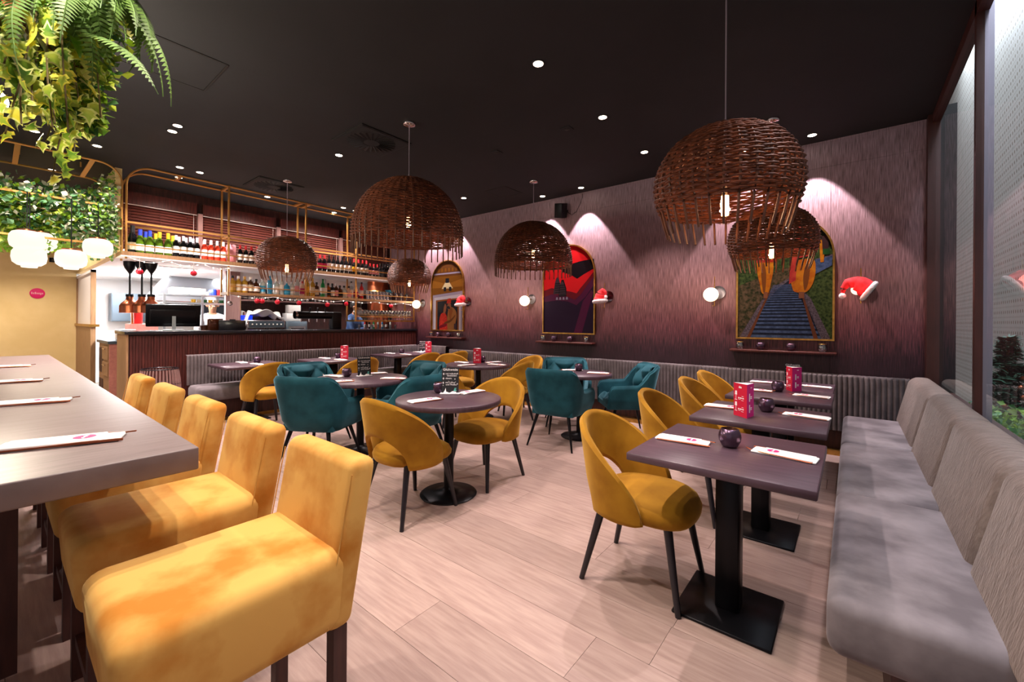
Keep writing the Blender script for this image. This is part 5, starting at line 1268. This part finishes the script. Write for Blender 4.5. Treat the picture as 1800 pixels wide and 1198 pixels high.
# ================================================================== PLANTS
mat('ivy_edge', 'e6e69a', .5, c2='cbd768', nscale=20); mat('ivy_mid', '92b238', .5, c2='bcc846', nscale=16); mat('ivy_green', '4f8424', .5, c2='86a636', nscale=16); mat('ivy_yellow', 'd4cc34', .5, c2='eee25a', nscale=16)
mat('leaf_rust', '9a4a24', .5); mat('leaf_grey', '8f9c84', .5, c2='c9c8ae', nscale=14)
for n_ in ('ivy_edge', 'ivy_mid', 'ivy_green', 'ivy_yellow', 'leaf_rust', 'leaf_grey', 'leaf_dark', 'leaf_lime', 'fern', 'cream_leaf'): leafy(n_)
def ivy_leaf(sz, m_in, m_out, seed):
    r_ = random.Random(seed)
    base = [(0, -.42), (.28, -.46), (.5, -.2), (.3, -.05), (.62, .18), (.28, .24), (.16, .42), (0, .85), (-.16, .42), (-.28, .24), (-.62, .18), (-.3, -.05), (-.5, -.2), (-.28, -.46)]
    base = [(x * r_.uniform(.85, 1.1), y * r_.uniform(.9, 1.1)) for x, y in base]
    def z(x, y): return -.35 * (x * x) - .12 * y * y + .02 * math.sin(9 * x + 5 * y)
    n = len(base); b = MB(); k = .70
    vs = [(x * sz, y * sz, z(x, y) * sz) for x, y in base] + [(x * k * sz, y * k * sz, z(x * k, y * k) * sz) for x, y in base] + [(0, .0, 0)]
    b.add(vs, [(i, (i + 1) % n, n + (i + 1) % n, n + i) for i in range(n)], 1, True); b.add(vs, [(n + i, n + (i + 1) % n, 2 * n) for i in range(n)], 0, True)
    return b.mesh('leaf', [m_in, m_out])
IVY = [ivy_leaf(.062, 'ivy_mid', 'ivy_edge', 1), ivy_leaf(.07, 'ivy_green', 'ivy_edge', 2), ivy_leaf(.056, 'ivy_yellow', 'ivy_edge', 3), ivy_leaf(.066, 'ivy_mid', 'ivy_yellow', 4), ivy_leaf(.07, 'ivy_green', 'ivy_mid', 5)]
f3 = Vector((-math.sin(YAW), math.cos(YAW), 0)); r3 = Vector((math.cos(YAW), math.sin(YAW), 0))
def near(rr_, dd, z):      # place beside the centre of the near hanging plant: along the room's view direction
    return Vector((-2.92, .19, 0)) + r3 * rr_ + f3 * dd + Vector((0, 0, z))
tr = thing('hanging_planter', 'dark trough hanging from the ceiling above the high table', 'planter', tuple(near(-.05, 0, 2.98)), YAW)
MB().rbox(-.5, .5, -.16, .16, 0, .16, .01, 1).build('trough', 'black_metal', tr)
for x in (-.42, .42): MB().cyl((x, 0, .1), (x, 0, .32), .006, n=6).build('hanger', 'black_metal', tr)
pr = random.Random(5)
iv = thing('hanging_ivy', 'yellow-green variegated ivy trailing from the near hanging planter', 'plant', tuple(near(0, 0, 2.98)))
O = near(0, 0, 2.98)
nleaf = 0
strands = [(-.30, 2.42), (-.24, 2.36), (-.18, 2.36), (-.13, 2.30), (-.08, 2.26), (-.03, 2.21), (-.015, 2.07), (.02, 2.2), (.06, 2.24), (.10, 2.28), (.14, 2.24), (.18, 2.23), (.05, 2.34), (-.2, 2.5), (.12, 2.42), (-.1, 2.45), (-.36, 2.45), (-.27, 2.44), (.2, 2.36), (.0, 2.4), (-.05, 2.32)]
strands = [(a_, b_ - .07) for a_, b_ in strands]
for rx, zb in strands:
    d0 = pr.uniform(-.16, .12); x0 = rx * .8; pts = []
    for k in range(9):
        u = k / 8; pts.append(near(x0 + (rx - x0) * u + .02 * math.sin(5 * u + rx * 20), d0 + .03 * math.sin(4 * u + rx * 9), 2.98 + (zb - 2.98) * u) - O)
    MB().tube(pts, .0035, 5).build('vine', 'stem', iv)
    L = 2.98 - zb; n = int(L / .05)
    for k in range(3, n + 1):
        u = k / n; i = min(int(u * 8), 7); p = pts[i].lerp(pts[i + 1], u * 8 - i)
        p = p + r3 * pr.uniform(-.045, .045) + f3 * pr.uniform(-.05, .03)
        o = link('leaf', pr.choice(IVY), iv); o.location = p
        # leaf blade faces the room, tip hanging
        o.rotation_euler = (R(90 + pr.uniform(-45, 25)), R(pr.uniform(-35, 35)) + PI * (1 if pr.random() < .75 else 0), YAW + R(pr.uniform(-50, 50))); s_ = pr.uniform(.7, 1.15); o.scale = (s_, s_, s_); nleaf += 1
# fern
def frond(L, np_=22, droop=.5, w=.07):
    b = MB(); pts = []
    for k in range(np_ + 1):
        u = k / np_; pts.append(Vector((L * u * (1 - .12 * droop * u), 0, .10 * math.sin(PI * u * .8) * (1 - droop) - droop * .55 * L * u * u)))
    b.tube(pts, .0022, 4, m=0)
    for k in range(2, np_):
        u = k / np_; wl = w * math.sin(PI * min(1, .25 + .78 * u)) ** .8 * (1.02 - u * .5); d = (pts[k + 1] - pts[k - 1]).normalized() if k < np_ else Vector((1, 0, 0))
        for sd in (-1, 1):
            a = pts[k]; tip = a + Vector((0, sd * wl, -.25 * wl)) + d * wl * .35; h = d * .0075
            b.add([a - h, a.lerp(tip, .5) - h * .9 + Vector((0, 0, .003)), tip, a.lerp(tip, .5) + h * .9 + Vector((0, 0, .003)), a + h], [(0, 1, 2, 3, 4)], 0, True)
    return b.mesh('frond', 'fern')
FR = [frond(.42, 24, .5), frond(.5, 26, .75, .08), frond(.36, 22, .9, .065)]
fe = thing('hanging_fern', 'green fern arching out of the near hanging planter', 'plant', tuple(near(.1, 0, 3.0)))
for k in range(26):
    a = R(-150 + 300 * k / 25) + pr.uniform(-.2, .2); o = link('frond', pr.choice(FR), fe)
    o.location = r3 * pr.uniform(-.1, .2) + f3 * pr.uniform(-.12, .02) + Vector((0, 0, pr.uniform(-.16, .02)))
    o.rotation_euler = (R(pr.uniform(-25, 25)), R(pr.uniform(20, 75)), YAW + a * .55 - R(10))
o = link('frond', FR[0], fe); o.location = r3 * .13 + f3 * -.1 + Vector((0, 0, -.38)); o.rotation_euler = (R(20), R(28), YAW)
# long pale leaves
lf = thing('striped_leaf_plant', 'plant with long cream and grey-green blades in the near hanging planter', 'plant', tuple(near(-.1, -.05, 2.95)))
def blade(L, w, m):
    b = MB(); n = 6
    for k in range(n):
        u0, u1 = k / n, (k + 1) / n
        def e(u): return (L * u, w * math.sin(PI * (u * .92 + .04)) ** .8, .02 * math.sin(PI * u) - .25 * L * u * u)
        p, q = e(u0), e(u1)
        b.add([(p[0], -p[1], p[2] + .006), (p[0], 0, p[2]), (p[0], p[1], p[2] + .006), (q[0], q[1], q[2] + .006), (q[0], 0, q[2]), (q[0], -q[1], q[2] + .006)], [(0, 1, 4, 5), (1, 2, 3, 4)], 0, True)
    return b.mesh('blade', m)
BLD = [blade(.2, .017, 'cream_leaf'), blade(.26, .02, 'leaf_grey'), blade(.17, .024, 'ivy_yellow'), blade(.14, .02, 'leaf_rust'), blade(.2, .022, 'ivy_green')]
for k in range(60):
    o = link('leaf_blade', pr.choice(BLD), lf); o.location = r3 * pr.uniform(-.28, .22) + f3 * pr.uniform(-.15, .1) + Vector((0, 0, pr.uniform(-.42, .0)))
    o.rotation_euler = (R(pr.uniform(-60, 60)), R(pr.uniform(0, 75)), YAW + R(pr.uniform(-70, 250)))
# dense inner leaves too small to pick apart
def foliage(name, n, fn, size, mats, parent, seed):
    r_ = random.Random(seed); b = MB()
    for k in range(n):
        p = Vector(fn(r_)); s_ = size * r_.uniform(.6, 1.25)
        a = Vector((r_.gauss(0, 1), r_.gauss(0, 1), r_.gauss(0, .8) - .4)).normalized(); c = a.cross(Vector((r_.gauss(0, 1), r_.gauss(0, 1), r_.gauss(0, 1)))).normalized(); nn = a.cross(c)
        b.add([p, p + a * s_ * .45 + c * s_ * .42 + nn * s_ * .08, p + a * s_, p + a * s_ * .45 - c * s_ * .42 + nn * s_ * .08], [(0, 1, 2), (0, 2, 3)], r_.randrange(len(mats)))
    return b.build(name, mats, parent, kind='stuff')
def inner(r_):
    z = r_.uniform(-.68, .02); wd = .42 if z > -.35 else .38 * (1 - (-.35 - z) / .36)
    return r3 * r_.uniform(-wd, wd * .45) + f3 * r_.uniform(-.05, .2) + Vector((0, 0, z))
foliage('inner_leaves', 2600, inner, .055, ['ivy_green', 'ivy_mid', 'leaf_lime', 'ivy_green', 'leaf_dark', 'ivy_edge'], iv, 3)
# ---- gilded trellis with greenery and lanterns
tl = thing('gilded_trellis', 'gilded rounded frame carrying greenery at the left of the bar', 'frame', (-7.5, .5, 0))
for x in (.45, -.5):
    pts = []
    for (cy, cz, a0) in ((.3, 3.02, 0), (-.4, 3.02, 90)):
        for k in range(9): a = R(a0 + 90 * k / 8); pts.append((x, cy + .22 * math.cos(a), cz + .22 * math.sin(a)))
    pts = [(x, .52, 2.2)] + pts + [(x, -.62, 2.2)]
    MB().tube(pts, .012, 6).build('loop', 'gold_paint', tl)
    MB().rbar((x, -.62, 2.72), (x, .52, 2.72), .022, .022).build('rail', 'gold_paint', tl); MB().rbar((x, -.62, 2.25), (x, .52, 2.25), .022, .022).build('rail', 'gold_paint', tl)
for y in (-.32, .26): MB().rbar((.45, y, 3.24), (-.5, y, 3.24), .045, .012).build('cross_bar', 'gold_paint', tl)
for y in (-.62, .52): MB().rbar((.45, y, 2.72), (-.5, y, 2.72), .022, .022).build('cross_bar', 'gold_paint', tl)
for y in (-.3, .2): MB().cyl((0, y, 3.24), (0, y, CEIL), .008, n=6).build('hanger', 'gold_paint', tl)
p1 = thing('trellis_ivy', 'dense dark green ivy filling the gilded trellis', 'plant', (-7.5, .4, 2.6))
def box1(r_): return (r_.uniform(-.5, .52), r_.uniform(-.75, .5), r_.triangular(-.36, .38, .05))
foliage('foliage', 4200, box1, .065, ['leaf_dark', 'leaf_dark', 'leaf_lime', 'leaf_grey'], p1, 8)
MB().tube([(.4, -.5 + k * .1, .02 * math.sin(k)) for k in range(11)], .008, 5).build('vine', 'stem', p1)
p2 = thing('trellis_pothos', 'lime green trailing leaves hanging low on the gilded trellis', 'plant', (-7.3, .2, 2.45))
def box2(r_):
    y = r_.choice((-.45, -.3, -.12, .02, .18, .3)) + r_.gauss(0, .05); return (r_.uniform(-.25, .25), y, r_.uniform(-.32, .3))
foliage('foliage', 1100, box2, .075, ['leaf_lime', 'ivy_green', 'leaf_lime', 'ivy_mid'], p2, 9)
MB().tube([(.0, -.45 + k * .08, .1 + .03 * math.sin(k)) for k in range(11)], .006, 5).build('vine', 'stem', p2)
p3 = thing('trellis_creeper', 'pale green creeper at the right end of the gilded trellis', 'plant', (-7.15, .91, 2.5))
def box3(r_):
    z = r_.triangular(-.42, .62, .0); return (r_.gauss(0, .12), min(.05, r_.gauss(0, .06 + .05 * (z < .2)) - .03), z)
foliage('foliage', 1700, box3, .05, ['leaf_grey', 'leaf_dark', 'fern', 'leaf_lime'], p3, 10)
MB().tube([(.0, -.02, -.4 + k * .1) for k in range(11)], .006, 5).build('vine', 'stem', p3)
for x, y, z, l in ((-6.96, .245, 2.09, 'frontmost, upper left'), (-7.2, .36, 2.12, 'behind the frontmost one'), (-7.0, .265, 1.92, 'lowest on the left'), (-6.97, .58, 1.93, 'in the middle'), (-6.97, .80, 2.09, 'nearest the bar')):
    t = thing('glass_lantern', 'white glass lantern hanging below the greenery, ' + l, 'lantern', (x, y, z), 0, 'white glass lanterns under the greenery')
    MB().lathe([(.07, 0), (.09, .004), (.125, .035), (.135, .09), (.13, .15), (.11, .185), (.075, .2)], 24).build('glass', 'lantern_glow', t)
    MB().lathe([(.001, -.02), (.06, -.02), (.065, -.002), (.07, .0)], 20).build('lower_ring', 'lantern_glow', t)
    MB().lathe([(.078, .198), (.078, .212), (.02, .222), (.001, .222)], 20).build('cap', 'copper', t)
    MB().cyl((0, 0, .22), (0, 0, 2.72 - z), .005, n=6).build('cord', 'black_metal', t)
    d = bpy.data.lights.new('lantern_light', 'POINT'); d.energy = 5; d.color = (1, .86, .66); d.shadow_soft_size = .15
    o = bpy.data.objects.new('lantern_light', d); col.objects.link(o); o.location = (x, y, z - .2)
# ---- outside the window
pl = thing('window_planter', 'long planter with low green plants outside the window', 'planter', (.9, 3.6, 0))
MB().rbox(-.16, .16, -1.8, 1.3, 0, .5, .015, 1).build('trough', 'planter', pl)
def box4(r_): return (r_.uniform(-.17, .2), r_.uniform(-1.8, 1.3), .5 + r_.triangular(0, .26, .08))
foliage('foliage', 4200, box4, .05, ['leaf_dark', 'ivy_green', 'fern'], pl, 12)
xt = thing('christmas_tree', 'small dark christmas tree with baubles outside the window', 'tree', (1.0, 5.25, 0))
MB().cyl((0, 0, 0), (0, 0, 1.25), .03, .008, 8).build('trunk', 'stem', xt)
b = MB(); r_ = random.Random(4)
for lv in range(11):
    z = .45 + lv * .075; rad = .25 * (1 - lv / 11.5)
    for k in range(22):
        a = 2 * PI * (k + .5 * (lv % 2)) / 22 + r_.uniform(-.2, .2); dr = Vector((math.cos(a), math.sin(a), r_.uniform(-.5, .25))); p0 = Vector((0, 0, z + r_.uniform(-.04, .04))); n = 7
        for q in range(n):
            p = p0 + dr * rad * (q + 1) / n
            for sd in (-1, 1):
                sd_ = Vector((-math.sin(a) * sd, math.cos(a) * sd, .1)); tip = p + (sd_ + dr * .6 + Vector((0, 0, r_.uniform(-.6, .6)))) * .055; wv = dr * .016
                b.add([p - wv, tip, p + wv + Vector((0, 0, .006))], [(0, 1, 2)])
b.build('needles', 'pine', xt, kind='stuff')
for k in range(14):
    lv = r_.randrange(1, 9); a = r_.uniform(0, 6.28); rad = .27 * (1 - lv / 11.5) * .9; MB().sphere((rad * math.cos(a), rad * math.sin(a), .40 + lv * .075), .022, 10).build('bauble', r_.choice(('bauble', 'chrome', 'copper')), xt)
bw = thing('broom', 'wooden broom standing against the passage wall outside', 'broom', (1.12, 6.6, 0)); MB().cyl((0, 0, .6), (.02, .03, 1.95), .02, .018, 8).build('handle', 'broom', bw)
MB().lathe([(.12, .0), (.14, .3), (.12, .5), (.04, .62), (.001, .64)], 14).build('head', 'planter', bw)
# bright globe lamp beside the near planter
gl = thing('globe_pendant', 'bright globe lamp at the left edge beside the near hanging plant', 'pendant lamp', (-4.16, .0, CEIL))
MB().sphere((0, 0, -.6), .07, 20).build('globe', 'downlight_glow', gl); MB().cyl((0, 0, -.54), (0, 0, 0), .006, n=6).build('cord', 'black_metal', gl); MB().lathe([(.001, -.03), (.05, -.02), (.05, 0)], 16).build('ceiling_rose', 'black_metal', gl)
d = bpy.data.lights.new('globe_light', 'POINT'); d.energy = 130; d.color = (1, .88, .68); d.shadow_soft_size = .07
o = bpy.data.objects.new('globe_light', d); col.objects.link(o); o.location = (-4.08, -.0, CEIL - .71)

# ================================================================== PEOPLE
def person(name, label, loc, rz, joints, edges, tags, mats, extras):
    t = thing(name, label, 'person', loc, rz)
    names = list(joints); idx = {n: i for i, n in enumerate(names)}
    me = bpy.data.meshes.new('body'); me.from_pydata([joints[n][0] for n in names], [(idx[a], idx[b]) for a, b in edges], [])
    o = bpy.data.objects.new('body', me); col.objects.link(o)
    sk = o.modifiers.new('skin', 'SKIN'); sk.use_smooth_shade = True
    for i, n in enumerate(names):
        r = joints[n][1]; me.skin_vertices[0].data[i].radius = r if isinstance(r, tuple) else (r, r); me.skin_vertices[0].data[i].use_root = (n == 'pelvis')
    su = o.modifiers.new('sub', 'SUBSURF'); su.levels = 2; su.render_levels = 2
    dg = bpy.context.evaluated_depsgraph_get(); m2 = bpy.data.meshes.new_from_object(o.evaluated_get(dg)); bpy.data.objects.remove(o)
    b = MB(); vs = [tuple(v.co) for v in m2.vertices]
    segs = [(Vector(joints[a][0]), Vector(joints[c][0]), tags.get((a, c), 0)) for a, c in edges]
    for p in m2.polygons:
        c = p.center; best = None
        for A, B, tg in segs:
            ab = B - A; u = max(0, min(1, (c - A).dot(ab) / ab.length_squared)); d = (c - (A + ab * u)).length
            if best is None or d < best[0]: best = (d, tg)
        b.f.append(tuple(p.vertices)); b.m.append(best[1]); b.sm.append(True)
    b.v = vs
    extras(b)
    b.build('body', mats, t)
    return t
def head_extras(b, hc, tilt):
    M = Matrix.Translation(hc) @ Matrix.Rotation(R(-tilt), 4, 'X')
    b.M = M
    b.cyl((0, .085, .02), (0, .118, -.022), .009, .016, 8, m=1)          # nose
    for s_ in (-1, 1):
        b.sphere((s_ * .033, .086, .018), .013, 8, 2); b.sphere((s_ * .033, .096, .018), .007, 6, 3)
        b.sphere((s_ * .086, .0, -.005), .026, 8, 1, 1.3)                 # ears
        b.rbox(s_ * .033 - .018, s_ * .033 + .018, .088, .1, .038, .046, .003, 1, 3)   # brows
    b.rbox(-.026, .026, .088, .1, -.058, -.048, .003, 1, 4)
    b.M = None
def fingers(b, wrist, fwd, side, up):
    for k in range(4):
        base = wrist + fwd * .075 + side * (-.027 + .018 * k); L = (.062, .072, .067, .052)[k]
        b.tube([base, base + fwd * L * .55 - up * .008, base + fwd * L * .9 - up * .035], lambda u: .0085 - .002 * u, 6, m=1)
    base = wrist + fwd * .025 - side * .035; b.tube([base, base + fwd * .03 - side * .02 - up * .01, base + fwd * .062 - side * .018 - up * .03], lambda u: .0095 - .002 * u, 6, m=1)
def figure(name, label, loc, rz, shirt, trousers, lean_, hands, tilt, hair_fn):
    L = lambda z, f=0.: (0, f, z)
    hx, hy, hz = 0, lean_ * .55 + .03 * (tilt > 0), 1.60
    J = {'pelvis': ((0, -.02, .95), (.15, .11)), 'waist': ((0, lean_ * .1, 1.10), (.145, .10)), 'chest': ((0, lean_ * .3, 1.28), (.165, .115)), 'upper': ((0, lean_ * .4, 1.40), (.12, .09)), 'neck': ((0, lean_ * .48, 1.475), .055),
         'jaw': ((0, hy + .015, 1.55), (.068, .075)), 'crown': ((0, hy, 1.66), (.083, .095)), 'top': ((0, hy - .005, 1.70), (.055, .065))}
    E_ = [('pelvis', 'waist'), ('waist', 'chest'), ('chest', 'upper'), ('upper', 'neck'), ('neck', 'jaw'), ('jaw', 'crown'), ('crown', 'top')]
    for s_, q in ((-1, 'l'), (1, 'r')):
        hnd = Vector(hands[0 if s_ < 0 else 1]); sh_ = Vector((s_ * .19, lean_ * .4, 1.39)); el = Vector((s_ * .25, (lean_ * .4 + hnd.y) / 2 - .05, 1.14))
        wr = el + (hnd - el) * .86
        J['sh' + q] = (tuple(sh_), .068); J['el' + q] = (tuple(el), .048); J['wr' + q] = (tuple(wr), .032); J['pa' + q] = (tuple(hnd), (.042, .022))
        J['hip' + q] = ((s_ * .095, -.01, .88), .09); J['kn' + q] = ((s_ * .1, .03, .49), .062); J['an' + q] = ((s_ * .1, -.01, .09), .042); J['toe' + q] = ((s_ * .11, .14, .04), (.045, .03))
        E_ += [('upper', 'sh' + q), ('sh' + q, 'el' + q), ('el' + q, 'wr' + q), ('wr' + q, 'pa' + q), ('pelvis', 'hip' + q), ('hip' + q, 'kn' + q), ('kn' + q, 'an' + q), ('an' + q, 'toe' + q)]
    tg = {}
    for a, c in E_:
        tg[(a, c)] = 0
        if a in ('neck', 'jaw', 'crown') or a.startswith('wr'): tg[(a, c)] = 1
        if a.startswith('hip') or a.startswith('kn') or a == 'pelvis' and c.startswith('hip'): tg[(a, c)] = 5
        if a.startswith('an'): tg[(a, c)] = 6
    def ex(b):
        head_extras(b, Vector((0, hy, 1.63)), tilt)
        for s_, h in ((-1, hands[0]), (1, hands[1])):
            fingers(b, Vector(h) - Vector((0, .03, 0)), Vector((-s_ * .25, .92, -.3)).normalized(), Vector((s_, .2, 0)).normalized(), Vector((0, .2, 1)))
    t = person(name, label, loc, rz, J, E_, tg, [shirt, 'skin', 'lab_white', 'hair', 'lab_pink', trousers, 'shoe'], ex)
    hair_fn(t, hy)
    return t
def chef_hat(t, hy):
    MB().lathe([(.092, 0), (.095, .07), (.125, .10), (.135, .15), (.10, .19), (.001, .20)], 18, sy=1.12).build('chef_hat', 'chef_white', t, (0, hy, 1.69))
    MB().lathe([(.09, 0), (.094, .05), (.09, .06)], 16, sy=1.1).build('hair', 'hair', t, (0, hy - .012, 1.64))
    MB().rbox(-.14, .14, .11, .125, .55, 1.25, .005, 1).build('apron', 'apron', t)
figure('person', 'person in white chef jacket and hat working behind the steel rack', (-9.75, 2.74, 0), face_rz(.95, -.32), 'chef_white', 'apron', .10, ((-.16, .42, 1.06), (.14, .42, 1.07)), 28, chef_hat)
def bar_hair(t, hy):
    MB().lathe([(.098, -.03), (.102, .02), (.095, .07), (.06, .105), (.001, .115)], 18, sy=1.12).build('hair', 'hair', t, (0, hy - .02, 1.65))
figure('person', 'person in blue shirt bending over the bar behind the beer tap', (-8.0, 4.62, 0), face_rz(.8, .45), 'shirt_blue', 'apron', .22, ((-.14, .46, 1.2), (.15, .45, 1.2)), 35, bar_hair)

# ---- where several things would share a label, say which one of the row it is (left to right along the bar)
ORD = ['leftmost', 'second', 'third', 'fourth', 'fifth', 'sixth', 'seventh', 'eighth', 'ninth', 'tenth', 'eleventh', 'twelfth', 'thirteenth', 'fourteenth', 'fifteenth', 'sixteenth', 'seventeenth', 'eighteenth', 'nineteenth', 'twentieth', 'twenty-first', 'twenty-second', 'twenty-third']
same = {}
for o in col.objects:
    if o.parent is None and 'label' in o: same.setdefault(o['label'], []).append(o)
for l, os_ in same.items():
    if len(os_) > 1:
        os_.sort(key=lambda q: (round(q.location.y, 3), q.location.x))
        for k, q in enumerate(os_): q['label'] = l + (', leftmost' if k == 0 else ', rightmost' if k == len(os_) - 1 else ', %s from left' % ORD[k])
